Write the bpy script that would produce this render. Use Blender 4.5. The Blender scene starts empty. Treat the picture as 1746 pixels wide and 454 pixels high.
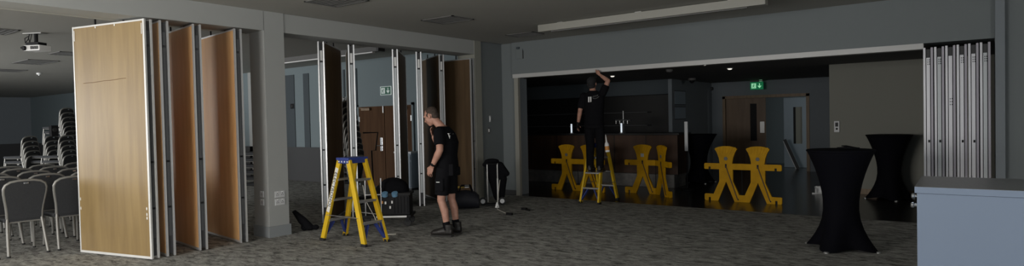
import bpy, bmesh, math, random
from mathutils import Vector, Matrix
R = math.radians
random.seed(7)
S = bpy.context.scene
COL = S.collection

# ------------------------------------------------------------------ camera
FPX = 1048.28
cam_d = bpy.data.cameras.new('camera')
cam = bpy.data.objects.new('camera', cam_d)
COL.objects.link(cam)
cam_d.sensor_fit = 'HORIZONTAL'
cam_d.sensor_width = 36.0
cam_d.lens = FPX / 1746 * 36.0
cam_d.clip_start = 0.05
cam_d.clip_end = 200
M3 = Matrix(((0.8052, 0.0047, 0.5930), (0.5926, 0.0305, -0.8049), (-0.0219, 0.9995, 0.0226)))
cam.matrix_world = Matrix.Translation((0, 0, 1.6)) @ M3.to_4x4()
S.camera = cam

# ------------------------------------------------------------------ light
S.view_settings.view_transform = 'Standard'
S.view_settings.look = 'None'
S.view_settings.gamma = 1
S.view_settings.use_curve_mapping = False
S.view_settings.exposure = 0.0
W = bpy.data.worlds.new('world')
S.world = W
W.use_nodes = True
bg = W.node_tree.nodes['Background']
bg.inputs[0].default_value = (0.55, 0.7, 1.0, 1)
bg.inputs[1].default_value = 0.02


def area(name, loc, rot, sx, sy, power, col=(1, 1, 1), spread=180):
    d = bpy.data.lights.new(name, 'AREA')
    d.shape = 'RECTANGLE'
    d.size, d.size_y = sx, sy
    d.energy = power
    d.color = col
    d.spread = R(spread)
    o = bpy.data.objects.new(name, d)
    COL.objects.link(o)
    o.location = loc
    o.rotation_euler = rot
    return o


# daylight entering through the windows in the wall behind the camera (facing +Y)
area('window_daylight_far_left', (-19.5, -3.12, 1.7), (R(90), 0, 0), 6.0, 2.0, 900, (0.97, 0.98, 1.0))  # lamp added with its window to brighten the left room
area('window_daylight_left_room', (-12.4, -3.12, 1.7), (R(90), 0, 0), 4.4, 2.0, 150, (1.0, 0.97, 0.93))
area('window_daylight_middle', (-5.6, -3.12, 1.7), (R(90), 0, 0), 4.2, 2.0, 460, (1.0, 0.97, 0.93))
area('window_daylight_right', (.2, -3.12, 1.7), (R(90), 0, 0), 4.6, 2.0, 75, (0.78, 0.88, 1.0))
# and through the window in the right-hand wall (facing -X)
area('window_daylight_side', (6.12, -.2, 1.8), (R(90), 0, R(90)), 3.6, 1.8, 340, (1.0, 0.98, 0.95))
# added lamp in the corridor, lighting the open leaf; no window is built
area('corridor_daylight', (-0.8, 18.9, 1.6), (R(90), 0, R(62)), .7, 1.6, 26, (0.9, 1.0, 0.95))


# ------------------------------------------------------------------ materials
def mat(name, col, rough=0.6, metal=0.0, col2=None, scale=(8, 8, 8), detail=4, bump=0.0, bscale=60, lo=0.35, hi=0.65,
        spec=0.5, emit=None, estr=0.0, coord='Object'):
    m = bpy.data.materials.new(name)
    m.use_nodes = True
    nt = m.node_tree
    b = nt.nodes['Principled BSDF']
    b.inputs['Base Color'].default_value = (*col, 1)
    b.inputs['Roughness'].default_value = rough
    b.inputs['Metallic'].default_value = metal
    b.inputs['Specular IOR Level'].default_value = spec
    if emit:
        b.inputs['Emission Color'].default_value = (*emit, 1)
        b.inputs['Emission Strength'].default_value = estr
    tc = nt.nodes.new('ShaderNodeTexCoord')
    if col2:
        mp = nt.nodes.new('ShaderNodeMapping')
        mp.inputs['Scale'].default_value = scale
        nz = nt.nodes.new('ShaderNodeTexNoise')
        nz.inputs['Scale'].default_value = 1.0
        nz.inputs['Detail'].default_value = detail
        cr = nt.nodes.new('ShaderNodeValToRGB')
        cr.color_ramp.elements[0].position = lo
        cr.color_ramp.elements[1].position = hi
        cr.color_ramp.elements[0].color = (*col, 1)
        cr.color_ramp.elements[1].color = (*col2, 1)
        nt.links.new(tc.outputs[coord], mp.inputs[0])
        nt.links.new(mp.outputs[0], nz.inputs['Vector'])
        nt.links.new(nz.outputs[0], cr.inputs[0])
        nt.links.new(cr.outputs[0], b.inputs['Base Color'])
    if bump:
        n2 = nt.nodes.new('ShaderNodeTexNoise')
        n2.inputs['Scale'].default_value = bscale
        n2.inputs['Detail'].default_value = 3
        bp = nt.nodes.new('ShaderNodeBump')
        bp.inputs['Strength'].default_value = bump
        bp.inputs['Distance'].default_value = 0.01
        nt.links.new(tc.outputs[coord], n2.inputs['Vector'])
        nt.links.new(n2.outputs[0], bp.inputs['Height'])
        nt.links.new(bp.outputs[0], b.inputs['Normal'])
    return m


def carpet_mat():
    m = bpy.data.materials.new('carpet')
    m.use_nodes = True
    nt = m.node_tree
    b = nt.nodes['Principled BSDF']
    b.inputs['Roughness'].default_value = 0.95
    b.inputs['Specular IOR Level'].default_value = 0.1
    tc = nt.nodes.new('ShaderNodeTexCoord')
    mp = nt.nodes.new('ShaderNodeMapping')
    mp.inputs['Rotation'].default_value = (0, 0, R(-36))
    mp.inputs['Scale'].default_value = (3.3, 7.8, 1)
    n1 = nt.nodes.new('ShaderNodeTexNoise')
    n1.inputs['Scale'].default_value = 1.6
    n1.inputs['Detail'].default_value = 9
    n1.inputs['Roughness'].default_value = 0.8
    n1.inputs['Distortion'].default_value = 0.6
    n2 = nt.nodes.new('ShaderNodeTexNoise')
    n2.inputs['Scale'].default_value = 90
    n2.inputs['Detail'].default_value = 2
    cr = nt.nodes.new('ShaderNodeValToRGB')
    e = cr.color_ramp.elements
    e[0].position, e[0].color = 0.38, (0.095, 0.095, 0.088, 1)
    e[1].position, e[1].color = 0.60, (0.56, 0.555, 0.515, 1)
    x = e.new(0.48)
    x.color = (0.335, 0.332, 0.308, 1)
    mx = nt.nodes.new('ShaderNodeMix')
    mx.data_type = 'RGBA'
    mx.blend_type = 'MULTIPLY'
    mx.inputs[0].default_value = 0.5
    cr2 = nt.nodes.new('ShaderNodeValToRGB')
    cr2.color_ramp.elements[0].position = 0.3
    cr2.color_ramp.elements[0].color = (0.35, 0.35, 0.35, 1)
    cr2.color_ramp.elements[1].position = 0.7
    L = nt.links.new
    L(tc.outputs['Object'], mp.inputs[0])
    L(mp.outputs[0], n1.inputs['Vector'])
    L(tc.outputs['Object'], n2.inputs['Vector'])
    L(n1.outputs[0], cr.inputs[0])
    L(n2.outputs[0], cr2.inputs[0])
    L(cr.outputs[0], mx.inputs[6])
    L(cr2.outputs[0], mx.inputs[7])
    L(mx.outputs[2], b.inputs['Base Color'])
    bp = nt.nodes.new('ShaderNodeBump')
    bp.inputs['Strength'].default_value = 0.3
    bp.inputs['Distance'].default_value = 0.01
    L(n2.outputs[0], bp.inputs['Height'])
    L(bp.outputs[0], b.inputs['Normal'])
    return m


def tile_mat():
    m = bpy.data.materials.new('dark_tile')
    m.use_nodes = True
    nt = m.node_tree
    b = nt.nodes['Principled BSDF']
    b.inputs['Roughness'].default_value = 0.22
    tc = nt.nodes.new('ShaderNodeTexCoord')
    br = nt.nodes.new('ShaderNodeTexBrick')
    br.inputs['Color1'].default_value = (0.018, 0.017, 0.015, 1)
    br.inputs['Color2'].default_value = (0.028, 0.025, 0.021, 1)
    br.inputs['Mortar'].default_value = (0.008, 0.008, 0.008, 1)
    br.inputs['Scale'].default_value = 1.0
    br.inputs['Mortar Size'].default_value = 0.006
    br.inputs['Brick Width'].default_value = 1.2
    br.inputs['Row Height'].default_value = 0.3
    nt.links.new(tc.outputs['Object'], br.inputs['Vector'])
    nt.links.new(br.outputs[0], b.inputs['Base Color'])
    return m


def glass_mat():
    m = bpy.data.materials.new('window_glass')
    m.use_nodes = True
    nt = m.node_tree
    nt.nodes.clear()
    o = nt.nodes.new('ShaderNodeOutputMaterial')
    t = nt.nodes.new('ShaderNodeBsdfTransparent')
    g = nt.nodes.new('ShaderNodeBsdfGlossy')
    g.inputs['Roughness'].default_value = 0.03
    mx = nt.nodes.new('ShaderNodeMixShader')
    mx.inputs[0].default_value = 0.06
    nt.links.new(t.outputs[0], mx.inputs[1])
    nt.links.new(g.outputs[0], mx.inputs[2])
    nt.links.new(mx.outputs[0], o.inputs[0])
    return m


M = dict(
    carpet=carpet_mat(), tile=tile_mat(), glass=glass_mat(),
    wall=mat('wall_paint', (0.37, 0.38, 0.37), 0.85, bump=0.05, bscale=120),
    wall_blue=mat('wall_paint_blue_grey', (0.19, 0.235, 0.25), 0.85, bump=0.05, bscale=120),
    wall_stripe=mat('wall_panel_dark', (0.06, 0.075, 0.085), 0.8, bump=0.05),
    wall_grey=mat('wall_paint_slate', (0.165, 0.185, 0.19), 0.85, bump=0.05, bscale=120),
    wall_white=mat('wall_paint_pale', (0.27, 0.27, 0.235), 0.85, bump=0.04, bscale=120),
    wall_dim=mat('wall_paint_dim', (0.2, 0.225, 0.245), 0.85, bump=0.05),
    dado=mat('dado_panel', (0.055, 0.056, 0.058), 0.7, bump=0.05),
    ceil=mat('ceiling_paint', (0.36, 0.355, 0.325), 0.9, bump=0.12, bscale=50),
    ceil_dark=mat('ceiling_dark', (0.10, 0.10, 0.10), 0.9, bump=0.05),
    vent=mat('vent_grey', (0.13, 0.13, 0.126), 0.7, bump=0.1),
    skirt=mat('skirting_paint', (0.27, 0.29, 0.30), 0.5, bump=0.02),
    cream=mat('cream_enamel', (0.30, 0.295, 0.26), 0.45, bump=0.02),
    track=mat('track_enamel', (0.5, 0.5, 0.49), 0.4, bump=0.02),
    wood=mat('maple_veneer', (0.235, 0.155, 0.060), 0.45, col2=(0.305, 0.208, 0.083), scale=(9, 9, 0.9), detail=6, bump=0.03, bscale=30),
    wood_o=mat('oak_veneer', (0.60, 0.33, 0.135), 0.42, col2=(0.70, 0.42, 0.19), scale=(9, 9, 0.9), detail=6, bump=0.03, bscale=30),  # colour raised to stand in for light reaching between the panels
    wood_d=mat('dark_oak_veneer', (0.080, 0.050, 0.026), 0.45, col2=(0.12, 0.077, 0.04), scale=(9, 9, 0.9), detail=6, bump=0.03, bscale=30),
    door=mat('door_veneer', (0.15, 0.092, 0.05), 0.45, col2=(0.19, 0.12, 0.068), scale=(10, 10, 1), detail=6, bump=0.03),
    door_l=mat('brown_door_veneer', (0.075, 0.038, 0.019), 0.7, col2=(0.105, 0.055, 0.028), scale=(10, 10, 1), detail=6, bump=0.03, spec=0.1),
    frame_w=mat('door_frame_wood', (0.20, 0.135, 0.075), 0.5, col2=(0.26, 0.175, 0.1), scale=(20, 20, 2)),
    alu=mat('brushed_aluminium', (0.72, 0.73, 0.74), 0.38, 0.75, col2=(0.8, 0.8, 0.8), scale=(90, 90, 1.5)),
    alu_s=mat('dull_aluminium', (0.45, 0.445, 0.46), 0.42, 0.55, col2=(0.56, 0.555, 0.57), scale=(90, 90, 1.5)),
    alu_p=mat('mauve_grey_aluminium', (0.27, 0.255, 0.285), 0.45, 0.5, col2=(0.33, 0.315, 0.345), scale=(90, 90, 1.5)),
    alu_w=mat('white_aluminium', (0.72, 0.72, 0.70), 0.45, 0.15, bump=0.02),
    groove=mat('groove_rubber', (0.035, 0.035, 0.037), 0.6, bump=0.05),
    chan=mat('grey_channel', (0.26, 0.27, 0.28), 0.45, 0.5, bump=0.02),
    chan_d=mat('dark_channel', (0.10, 0.103, 0.108), 0.5, 0.4, bump=0.02),
    chan_l=mat('light_channel', (0.42, 0.44, 0.45), 0.45, 0.4, bump=0.02),
    chrome=mat('polished_metal', (0.75, 0.76, 0.78), 0.2, 1.0, bump=0.01),
    steel=mat('grey_steel', (0.5, 0.5, 0.49), 0.38, 0.8, bump=0.03),
    leg_metal=mat('chair_frame_metal', (0.28, 0.275, 0.255), 0.42, 0.4, bump=0.03),
    black=mat('black_plastic', (0.009, 0.009, 0.010), 0.55, bump=0.05, spec=0.2),
    rubber=mat('black_rubber', (0.018, 0.018, 0.018), 0.8, bump=0.1),
    fabric=mat('black_chair_fabric', (0.028, 0.03, 0.033), 0.9, col2=(0.04, 0.042, 0.046), scale=(120, 120, 120), bump=0.25, bscale=300),
    spandex=mat('black_spandex', (0.004, 0.004, 0.0065), 0.8, bump=0.08, bscale=200, spec=0.08),
    yellow=mat('yellow_fibreglass', (0.80, 0.52, 0.02), 0.42, col2=(0.68, 0.44, 0.015), scale=(6, 6, 6), bump=0.04),
    yellow2=mat('yellow_barrier_plastic', (0.52, 0.275, 0.004), 0.55, col2=(0.43, 0.225, 0.003), scale=(7, 7, 7), bump=0.06, spec=0.12),
    bluep=mat('blue_plastic', (0.035, 0.06, 0.26), 0.45, bump=0.05),
    white=mat('white_plastic', (0.86, 0.86, 0.85), 0.45, bump=0.02),
    label=mat('paper_label', (0.78, 0.78, 0.76), 0.6, bump=0.02),
    ink=mat('black_ink', (0.015, 0.015, 0.018), 0.6, bump=0.02),
    orange=mat('orange_label', (0.62, 0.27, 0.06), 0.5, bump=0.02),
    skin=mat('skin', (0.42, 0.215, 0.155), 0.55, col2=(0.52, 0.28, 0.205), scale=(14, 14, 14), bump=0.05, bscale=200),
    hair=mat('short_brown_hair', (0.035, 0.024, 0.018), 0.85, col2=(0.075, 0.052, 0.04), scale=(80, 80, 80), bump=0.4, bscale=200),
    hair_d=mat('dark_cap_fabric', (0.014, 0.014, 0.015), 0.85, bump=0.2, bscale=200),
    cloth=mat('black_cotton', (0.0065, 0.0065, 0.008), 0.92, bump=0.2, bscale=60, spec=0.1),
    cloth2=mat('black_work_shorts', (0.008, 0.008, 0.0095), 0.92, bump=0.25, bscale=50, spec=0.1),
    boot=mat('boot_leather', (0.016, 0.014, 0.013), 0.5, bump=0.2, bscale=80),
    sole=mat('boot_sole', (0.06, 0.058, 0.055), 0.8, bump=0.2),
    navy=mat('navy_nylon', (0.007, 0.008, 0.014), 0.7, bump=0.25, bscale=60),
    cyan=mat('pale_blue_tape', (0.15, 0.30, 0.45), 0.4, bump=0.03),
    gold=mat('brass_yellow', (0.55, 0.38, 0.08), 0.35, 0.4, bump=0.05),
    counter=mat('pale_blue_laminate', (0.185, 0.235, 0.32), 0.5, bump=0.015, bscale=40),
    ctop=mat('grey_laminate_top', (0.17, 0.175, 0.18), 0.3, col2=(0.23, 0.235, 0.24), scale=(40, 40, 40), bump=0.02),
    barwood=mat('bar_front_wood', (0.05, 0.024, 0.012), 0.6, col2=(0.075, 0.036, 0.018), scale=(8, 8, 0.8), bump=0.03),
    barstep=mat('bar_plinth_stone', (0.14, 0.135, 0.125), 0.6, col2=(0.2, 0.19, 0.175), scale=(9, 9, 9), bump=0.1),
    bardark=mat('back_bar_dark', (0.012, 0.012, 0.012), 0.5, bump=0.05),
    plate=mat('switch_plate', (0.62, 0.63, 0.64), 0.4, bump=0.02),
    hole=mat('socket_hole', (0.02, 0.02, 0.02), 0.6, bump=0.02),
    green=mat('exit_green', (0.0, 0.16, 0.06), 0.5, emit=(0.0, 0.16, 0.055), estr=0.5, bump=0.01),
    exit_w=mat('exit_white', (0.7, 0.9, 0.75), 0.5, emit=(0.35, 0.9, 0.5), estr=0.55, bump=0.01),
    green2=mat('exit_green_unlit', (0.004, 0.07, 0.04), 0.5, emit=(0.004, 0.075, 0.04), estr=0.25, bump=0.01),  # this sign and its white panel still get a faint glow
    exit_w2=mat('exit_white_panel', (0.75, 0.8, 0.78), 0.5, emit=(0.7, 0.85, 0.8), estr=0.16, bump=0.01),
    lamp=mat('downlight_lens', (0.9, 0.9, 0.9), 0.4, emit=(1.0, 0.95, 0.85), estr=1.0, bump=0.01),
    tapl=mat('tap_light', (0.8, 0.8, 0.8), 0.3, emit=(0.8, 0.9, 1.0), estr=0.7, bump=0.01),
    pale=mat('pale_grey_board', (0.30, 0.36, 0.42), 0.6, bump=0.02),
    cordw=mat('white_cord', (0.6, 0.58, 0.5), 0.5, bump=0.02),
    cup=mat('frosted_cup', (0.55, 0.58, 0.6), 0.25, bump=0.05),
    scratch=mat('pencil_scratch', (0.2, 0.12, 0.06), 0.7, bump=0.02),
)


# ------------------------------------------------------------------ mesh helpers
class MB:
    def __init__(s):
        s.bm = bmesh.new()

    def box(s, c, d, rot=None, bev=0.0):
        g = bmesh.ops.create_cube(s.bm, size=1.0)['verts']
        m = Matrix.Translation(c) @ (rot.to_4x4() if rot else Matrix()) @ Matrix.Diagonal((*d, 1))
        bmesh.ops.transform(s.bm, matrix=m, verts=g)
        if bev:
            es = list({e for v in g for e in v.link_edges})
            bmesh.ops.bevel(s.bm, geom=es, offset=bev, segments=2, profile=0.7, affect='EDGES')
        return s

    def bb(s, x0, x1, y0, y1, z0, z1, bev=0.0):
        return s.box(((x0 + x1) / 2, (y0 + y1) / 2, (z0 + z1) / 2), (abs(x1 - x0), abs(y1 - y0), abs(z1 - z0)), None, bev)

    def bar(s, p0, p1, w, h, up=(0, 0, 1), bev=0.0):
        p0, p1 = Vector(p0), Vector(p1)
        z = (p1 - p0)
        L = z.length
        z = z.normalized()
        u = Vector(up)
        x = u.cross(z)
        if x.length < 1e-4:
            x = Vector((1, 0, 0))
        x.normalize()
        y = z.cross(x)
        m = Matrix((x, y, z)).transposed()
        return s.box((p0 + p1) / 2, (w, h, L), m, bev)

    def tube(s, pts, r, n=8, closed=False, ry=None):
        pts = [Vector(p) for p in pts]
        rings = []
        N = len(pts)
        up = None
        for i, p in enumerate(pts):
            a = pts[i - 1] if (i > 0 or closed) else p
            b = pts[(i + 1) % N] if (i < N - 1 or closed) else p
            t = (b - a).normalized()
            if up is None:
                up = Vector((0, 0, 1)) if abs(t.z) < 0.9 else Vector((1, 0, 0))
            x = up.cross(t)
            if x.length < 1e-4:
                x = t.orthogonal()
            x.normalize()
            y = t.cross(x)
            up = y
            rr = r[i] if isinstance(r, (list, tuple)) else r
            r2 = rr if ry is None else ry
            rings.append([s.bm.verts.new(p + x * rr * math.cos(2 * math.pi * k / n) + y * r2 * math.sin(2 * math.pi * k / n)) for k in range(n)])
        M_ = N if closed else N - 1
        for i in range(M_):
            A, B = rings[i], rings[(i + 1) % N]
            for k in range(n):
                s.bm.faces.new((A[k], A[(k + 1) % n], B[(k + 1) % n], B[k]))
        if not closed:
            s.bm.faces.new(list(reversed(rings[0])))
            s.bm.faces.new(rings[-1])
        return s

    def lathe(s, prof, n=24, c=(0, 0, 0), rot=None):
        c = Vector(c)
        rings = []
        for r, z in prof:
            ring = []
            for k in range(n):
                v = Vector((r * math.cos(2 * math.pi * k / n), r * math.sin(2 * math.pi * k / n), z))
                if rot:
                    v = rot @ v
                ring.append(s.bm.verts.new(c + v))
            rings.append(ring)
        for A, B in zip(rings, rings[1:]):
            for k in range(n):
                s.bm.faces.new((A[k], A[(k + 1) % n], B[(k + 1) % n], B[k]))
        s.bm.faces.new(list(reversed(rings[0])))
        s.bm.faces.new(rings[-1])
        return s

    def prism(s, pts, y0, y1):          # outline in (x,z), extruded along y
        a = [s.bm.verts.new((x, y0, z)) for x, z in pts]
        b = [s.bm.verts.new((x, y1, z)) for x, z in pts]
        n = len(pts)
        s.bm.faces.new(a)
        s.bm.faces.new(list(reversed(b)))
        for i in range(n):
            s.bm.faces.new((a[i], b[i], b[(i + 1) % n], a[(i + 1) % n]))
        return s

    def ell(s, c, r, rot=None, u=16, v=10):
        g = bmesh.ops.create_uvsphere(s.bm, u_segments=u, v_segments=v, radius=1.0)['verts']
        m = Matrix.Translation(c) @ (rot.to_4x4() if rot else Matrix()) @ Matrix.Diagonal((*r, 1))
        bmesh.ops.transform(s.bm, matrix=m, verts=g)
        return s

    def cap(s, p0, p1, r0, r1, n=14):
        p0, p1 = Vector(p0), Vector(p1)
        s.ell(p0, (r0,) * 3, u=n, v=8)
        s.ell(p1, (r1,) * 3, u=n, v=8)
        s.tube([p0, p1], [r0, r1], n)
        return s

    def loft(s, secs, n=20):            # secs: (center, vecA, vecB) ellipses
        rings = []
        for c, a, b in secs:
            c, a, b = Vector(c), Vector(a), Vector(b)
            rings.append([s.bm.verts.new(c + a * math.cos(2 * math.pi * k / n) + b * math.sin(2 * math.pi * k / n)) for k in range(n)])
        for A, B in zip(rings, rings[1:]):
            for k in range(n):
                s.bm.faces.new((A[k], A[(k + 1) % n], B[(k + 1) % n], B[k]))
        s.bm.faces.new(list(reversed(rings[0])))
        s.bm.faces.new(rings[-1])
        return s

    def xf(s, m):
        bmesh.ops.transform(s.bm, matrix=m, verts=s.bm.verts)
        return s

    def build(s, name, material, parent=None, smooth=None, loc=None, rz=0):
        bmesh.ops.recalc_face_normals(s.bm, faces=s.bm.faces)
        me = bpy.data.meshes.new(name)
        s.bm.to_mesh(me)
        s.bm.free()
        if smooth is not None:
            for p in me.polygons:
                p.use_smooth = True
            me.set_sharp_from_angle(angle=R(smooth))
        me.materials.append(M[material] if isinstance(material, str) else material)
        o = bpy.data.objects.new(name, me)
        COL.objects.link(o)
        if parent:
            o.parent = parent
        if loc:
            o.location = loc
        o.rotation_euler.z = rz
        return o


def tag(o, label, cat, group=None, kind=None):
    o['label'] = label
    o['category'] = cat
    if group:
        o['group'] = group
    if kind:
        o['kind'] = kind
    return o


def thing(name, label, cat, loc=(0, 0, 0), rz=0.0, group=None):
    o = bpy.data.objects.new(name, None)
    o.empty_display_size = 0.1
    COL.objects.link(o)
    o.location = loc
    o.rotation_euler.z = rz
    return tag(o, label, cat, group)


def struct(name, mb, material, parent=None, label=None):
    o = mb.build(name, material, parent)
    if not parent:
        o['kind'] = 'structure'
    if label:
        o['label'] = label
    return o


def kids(o):
    return list(CH.get(o.name, []))


CH = {}


def copy_tree(o, parent=None):
    c = o.copy()
    COL.objects.link(c)
    if parent:
        c.parent = parent
    for ch in [x for x in o.children]:
        copy_tree(ch, c)
    return c


def blob(mb, name, material, parent, voxel=0.01, smooth=3):
    """one continuous surface from overlapping volumes"""
    bm = mb.bm
    bmesh.ops.recalc_face_normals(bm, faces=bm.faces)
    me = bpy.data.meshes.new(name)
    bm.to_mesh(me)
    bm.free()
    t = bpy.data.objects.new(name + '_tmp', me)
    COL.objects.link(t)
    r = t.modifiers.new('r', 'REMESH')
    r.mode = 'VOXEL'
    r.voxel_size = voxel
    sm = t.modifiers.new('s', 'SMOOTH')
    sm.factor = 0.5
    sm.iterations = smooth
    bpy.context.view_layer.update()
    dg = bpy.context.evaluated_depsgraph_get()
    m2 = bpy.data.meshes.new_from_object(t.evaluated_get(dg))
    bpy.data.objects.remove(t)
    bpy.data.meshes.remove(me)
    for p in m2.polygons:
        p.use_smooth = True
    m2.materials.clear()
    m2.materials.append(M[material])
    m2.name = name
    o = bpy.data.objects.new(name, m2)
    COL.objects.link(o)
    o.parent = parent
    return o


def text_obj(s, size, material, parent, name, matrix, depth=0.0008):
    cu = bpy.data.curves.new(name, 'FONT')
    cu.body = s
    cu.size = size
    cu.extrude = depth
    cu.align_x = 'CENTER'
    cu.align_y = 'CENTER'
    t = bpy.data.objects.new(name + '_tmp', cu)
    COL.objects.link(t)
    bpy.context.view_layer.update()
    dg = bpy.context.evaluated_depsgraph_get()
    me = bpy.data.meshes.new_from_object(t.evaluated_get(dg))
    bpy.data.objects.remove(t)
    me.transform(matrix)
    me.materials.clear()
    me.materials.append(M[material])
    o = bpy.data.objects.new(name, me)
    COL.objects.link(o)
    if parent:
        o.parent = parent
    return o


# ================================================================== THE SETTING
XL = -7.915          # room side of the left wall
YF = 10.41           # room side of the wall with the bar opening
HC = 3.2
struct('floor', MB().bb(-38, 6, -3.0, YF, -0.08, 0), 'carpet')
struct('floor_bar', MB().bb(-14, 6, YF, 24, -0.09, -0.004), 'tile')
struct('ceiling', MB().bb(XL, 6, -3.0, YF + .3, HC, HC + .12), 'ceil')
struct('ceiling_left', MB().bb(-38, XL - .3, -3.0, YF + .3, HC, HC + .12), 'ceil')
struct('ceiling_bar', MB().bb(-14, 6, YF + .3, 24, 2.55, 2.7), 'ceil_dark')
# left wall: deep header beam, column between the two openings, end pier
wl = MB()
wl.bb(XL - .46, XL, -3.0, 4.93, 2.925, HC)
wl.bb(XL - .37, XL, 4.925, 5.24, 0, HC)
wl.bb(XL - .46, XL - .012, 5.23, 9.56, 2.925, HC)
struct('wall_left', wl, 'wall')
struct('trim_1', MB().bb(XL - .46, XL, 9.54, 9.74, 0, HC), 'wall_white', label='pale grey pier trim at the end of the panel opening')
struct('trim_2', MB().bb(XL - .475, XL - .45, -3.0, 4.9, 2.912, 2.95), 'cream', label='cream edge strip along the back of the ceiling beam')
bs = MB()
bs.bb(XL - .385, XL + .018, 4.907, 5.258, 0, .155)
struct('baseboard_left', bs, 'skirt')
# wall with the wide opening to the bar
XJ = -7.58
wf = MB()
wf.bb(XL - .46, XL - .03, 9.72, YF + .3, 0, HC)
wf.bb(XL - .46, XJ, YF + .06, YF + .35, 0, HC)
wf.bb(XJ - .05, .42, YF, YF + .38, 2.54, HC)
struct('wall_front', wf, 'wall_grey')
struct('wall_front_right', MB().bb(.40, 6, YF + .02, YF + .38, 0, HC), 'wall_grey')
struct('trim_3', MB().bb(.33, .43, YF - .08, YF + .2, 0, HC), 'wall_dim', label='pale grey pier beside the stacked silver panels')
struct('trim_4', MB().bb(XJ - .03, -.46, YF - .015, YF + .16, 2.46, 2.54), 'track', label='pale track strip along the top of the bar opening')
struct('trim_5', MB().bb(XJ, XJ + .10, YF - .01, YF + .06, 0, 2.46), 'cream', label='cream jamb strip at the left of the bar opening')
struct('trim_6', MB().bb(XJ, XJ + .02, YF + .06, YF + .42, 0, 2.46), 'wall_dim', label='grey reveal at the left of the bar opening')
struct('baseboard_front', MB().bb(XL, XJ, YF + .035, YF + .06, 0, .1), 'dado')
# left room
struct('wall_back', MB().bb(-38, XL - .3, YF, YF + .3, 0, HC), 'wall_blue')
stp = MB()
for x0, x1 in ((-15.9, -15.28), (-14.85, -14.6), (-13.12, -13.06), (-12.62, -12.57), (-21.5, -21.2), (-24.3, -24.0)):
    stp.bb(x0, x1, YF - .02, YF + .01, .95, 3.0)
struct('trim_7', stp, 'wall_stripe', label='dark vertical stripes on the blue-grey wall of the left room')
struct('trim_8', MB().bb(-38, -12.62, YF - .03, YF + .01, 0, .95), 'dado', label='dark dado along the back wall of the left room')
struct('wall_far', MB().bb(-38.2, -37.2, -3, YF, 0, HC), 'wall_dim')
struct('trim_9', MB().bb(-37.2, -37.15, -3, YF, 0, .95), 'dado', label='dark dado on the far end wall of the left room')
struct('trim_11', MB().bb(-17.62, -17.46, YF - .03, YF + .01, 0, HC).bb(-17.40, -17.30, YF - .03, YF + .01, 0, HC), 'wall', label='pale vertical strips on the back wall of the left room')
# windows behind the camera
wr = MB()
xs = [-38, -22.5, -16.5, -14.6, -10.2, -7.7, -3.5, -2.1, 2.5, 6]
for i in range(0, len(xs) - 1):
    if i % 2 == 0:
        wr.bb(xs[i], xs[i + 1], -3.3, -3.0, 0, HC)
    else:
        wr.bb(xs[i], xs[i + 1], -3.3, -3.0, 0, .7)
        wr.bb(xs[i], xs[i + 1], -3.3, -3.0, 2.7, HC)
struct('wall_rear', wr, 'wall')
for i, (a, b) in enumerate(((-22.5, -16.5), (-14.6, -10.2), (-7.7, -3.5), (-2.1, 2.5))):  # leftmost window is added for the lamp that brightens the left room
    w = struct('window_%d' % (i + 1), MB().bb(a, b, -3.07, -3.065, .7, 2.7), 'glass')
    f = MB()
    for x in (a + .03, (a + b) / 2, b - .03):
        f.bb(x - .03, x + .03, -3.1, -3.03, .7, 2.7)
    for z in (.73, 2.67):
        f.bb(a, b, -3.1, -3.03, z - .03, z + .03)
    f.build('window_frame', 'white', w)
wq = MB().bb(6, 6.2, -3, -2, 0, HC).bb(6, 6.2, 1.6, 24, 0, HC).bb(6, 6.2, -2, 1.6, 0, .9).bb(6, 6.2, -2, 1.6, 2.7, HC)
struct('wall_right', wq, 'wall')
w = struct('window_5', MB().bb(6.06, 6.065, -2, 1.6, .9, 2.7), 'glass')
f = MB()
for y in (-1.97, -.2, 1.57):
    f.bb(6.03, 6.1, y - .03, y + .03, .9, 2.7)
for z in (.93, 2.67):
    f.bb(6.03, 6.1, -2, 1.6, z - .03, z + .03)
f.build('window_frame', 'white', w)
# bar room shell
YW = 13.65
struct('wall_bar_pale', MB().bb(-2.17, 6, YW, YW + .2, -.01, 2.56), 'wall_white')
struct('baseboard_bar', MB().bb(-2.17, 6, YW - .018, YW, -.01, .1), 'frame_w')
YD = 18.3
dw = MB()
dw.bb(-7.2, -5.72, YD, YD + .2, -.01, 2.56)
dw.bb(-3.42, 6, YD, YD + .2, -.01, 2.56)
dw.bb(-5.72, -3.42, YD, YD + .2, 2.12, 2.56)
struct('wall_bar_doors', dw, 'wall_dim')
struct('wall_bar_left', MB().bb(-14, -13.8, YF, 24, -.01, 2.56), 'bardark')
struct('wall_bar_return', MB().bb(-6.16, -6.06, 15.2, YD, -.01, 2.56), 'wall_dim')
bb_ = MB()
bb_.bb(-14, -6.16, 15.6, 15.8, -.01, 2.56)
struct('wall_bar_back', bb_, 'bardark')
struct('trim_10', MB().bb(-14, -6.16, 15.2, 15.6, 2.17, 2.56), 'wall_stripe', label='dark bulkhead above the back bar')
# corridor behind the bar doors
struct('wall_corridor', MB().bb(-6.5, -.5, 21.0, 21.2, -.01, 2.56), 'wall_dim')
struct('wall_corridor_left', MB().bb(-6.7, -6.5, YD, 21.2, -.01, 2.56), 'wall_dim')
struct('wall_corridor_right', MB().bb(-.6, -.4, YD + .2, 21.2, -.01, 2.56), 'wall_white')
struct('wall_end', MB().bb(-14, 6, 23.9, 24.1, -.01, 2.56), 'wall_dim')

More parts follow.
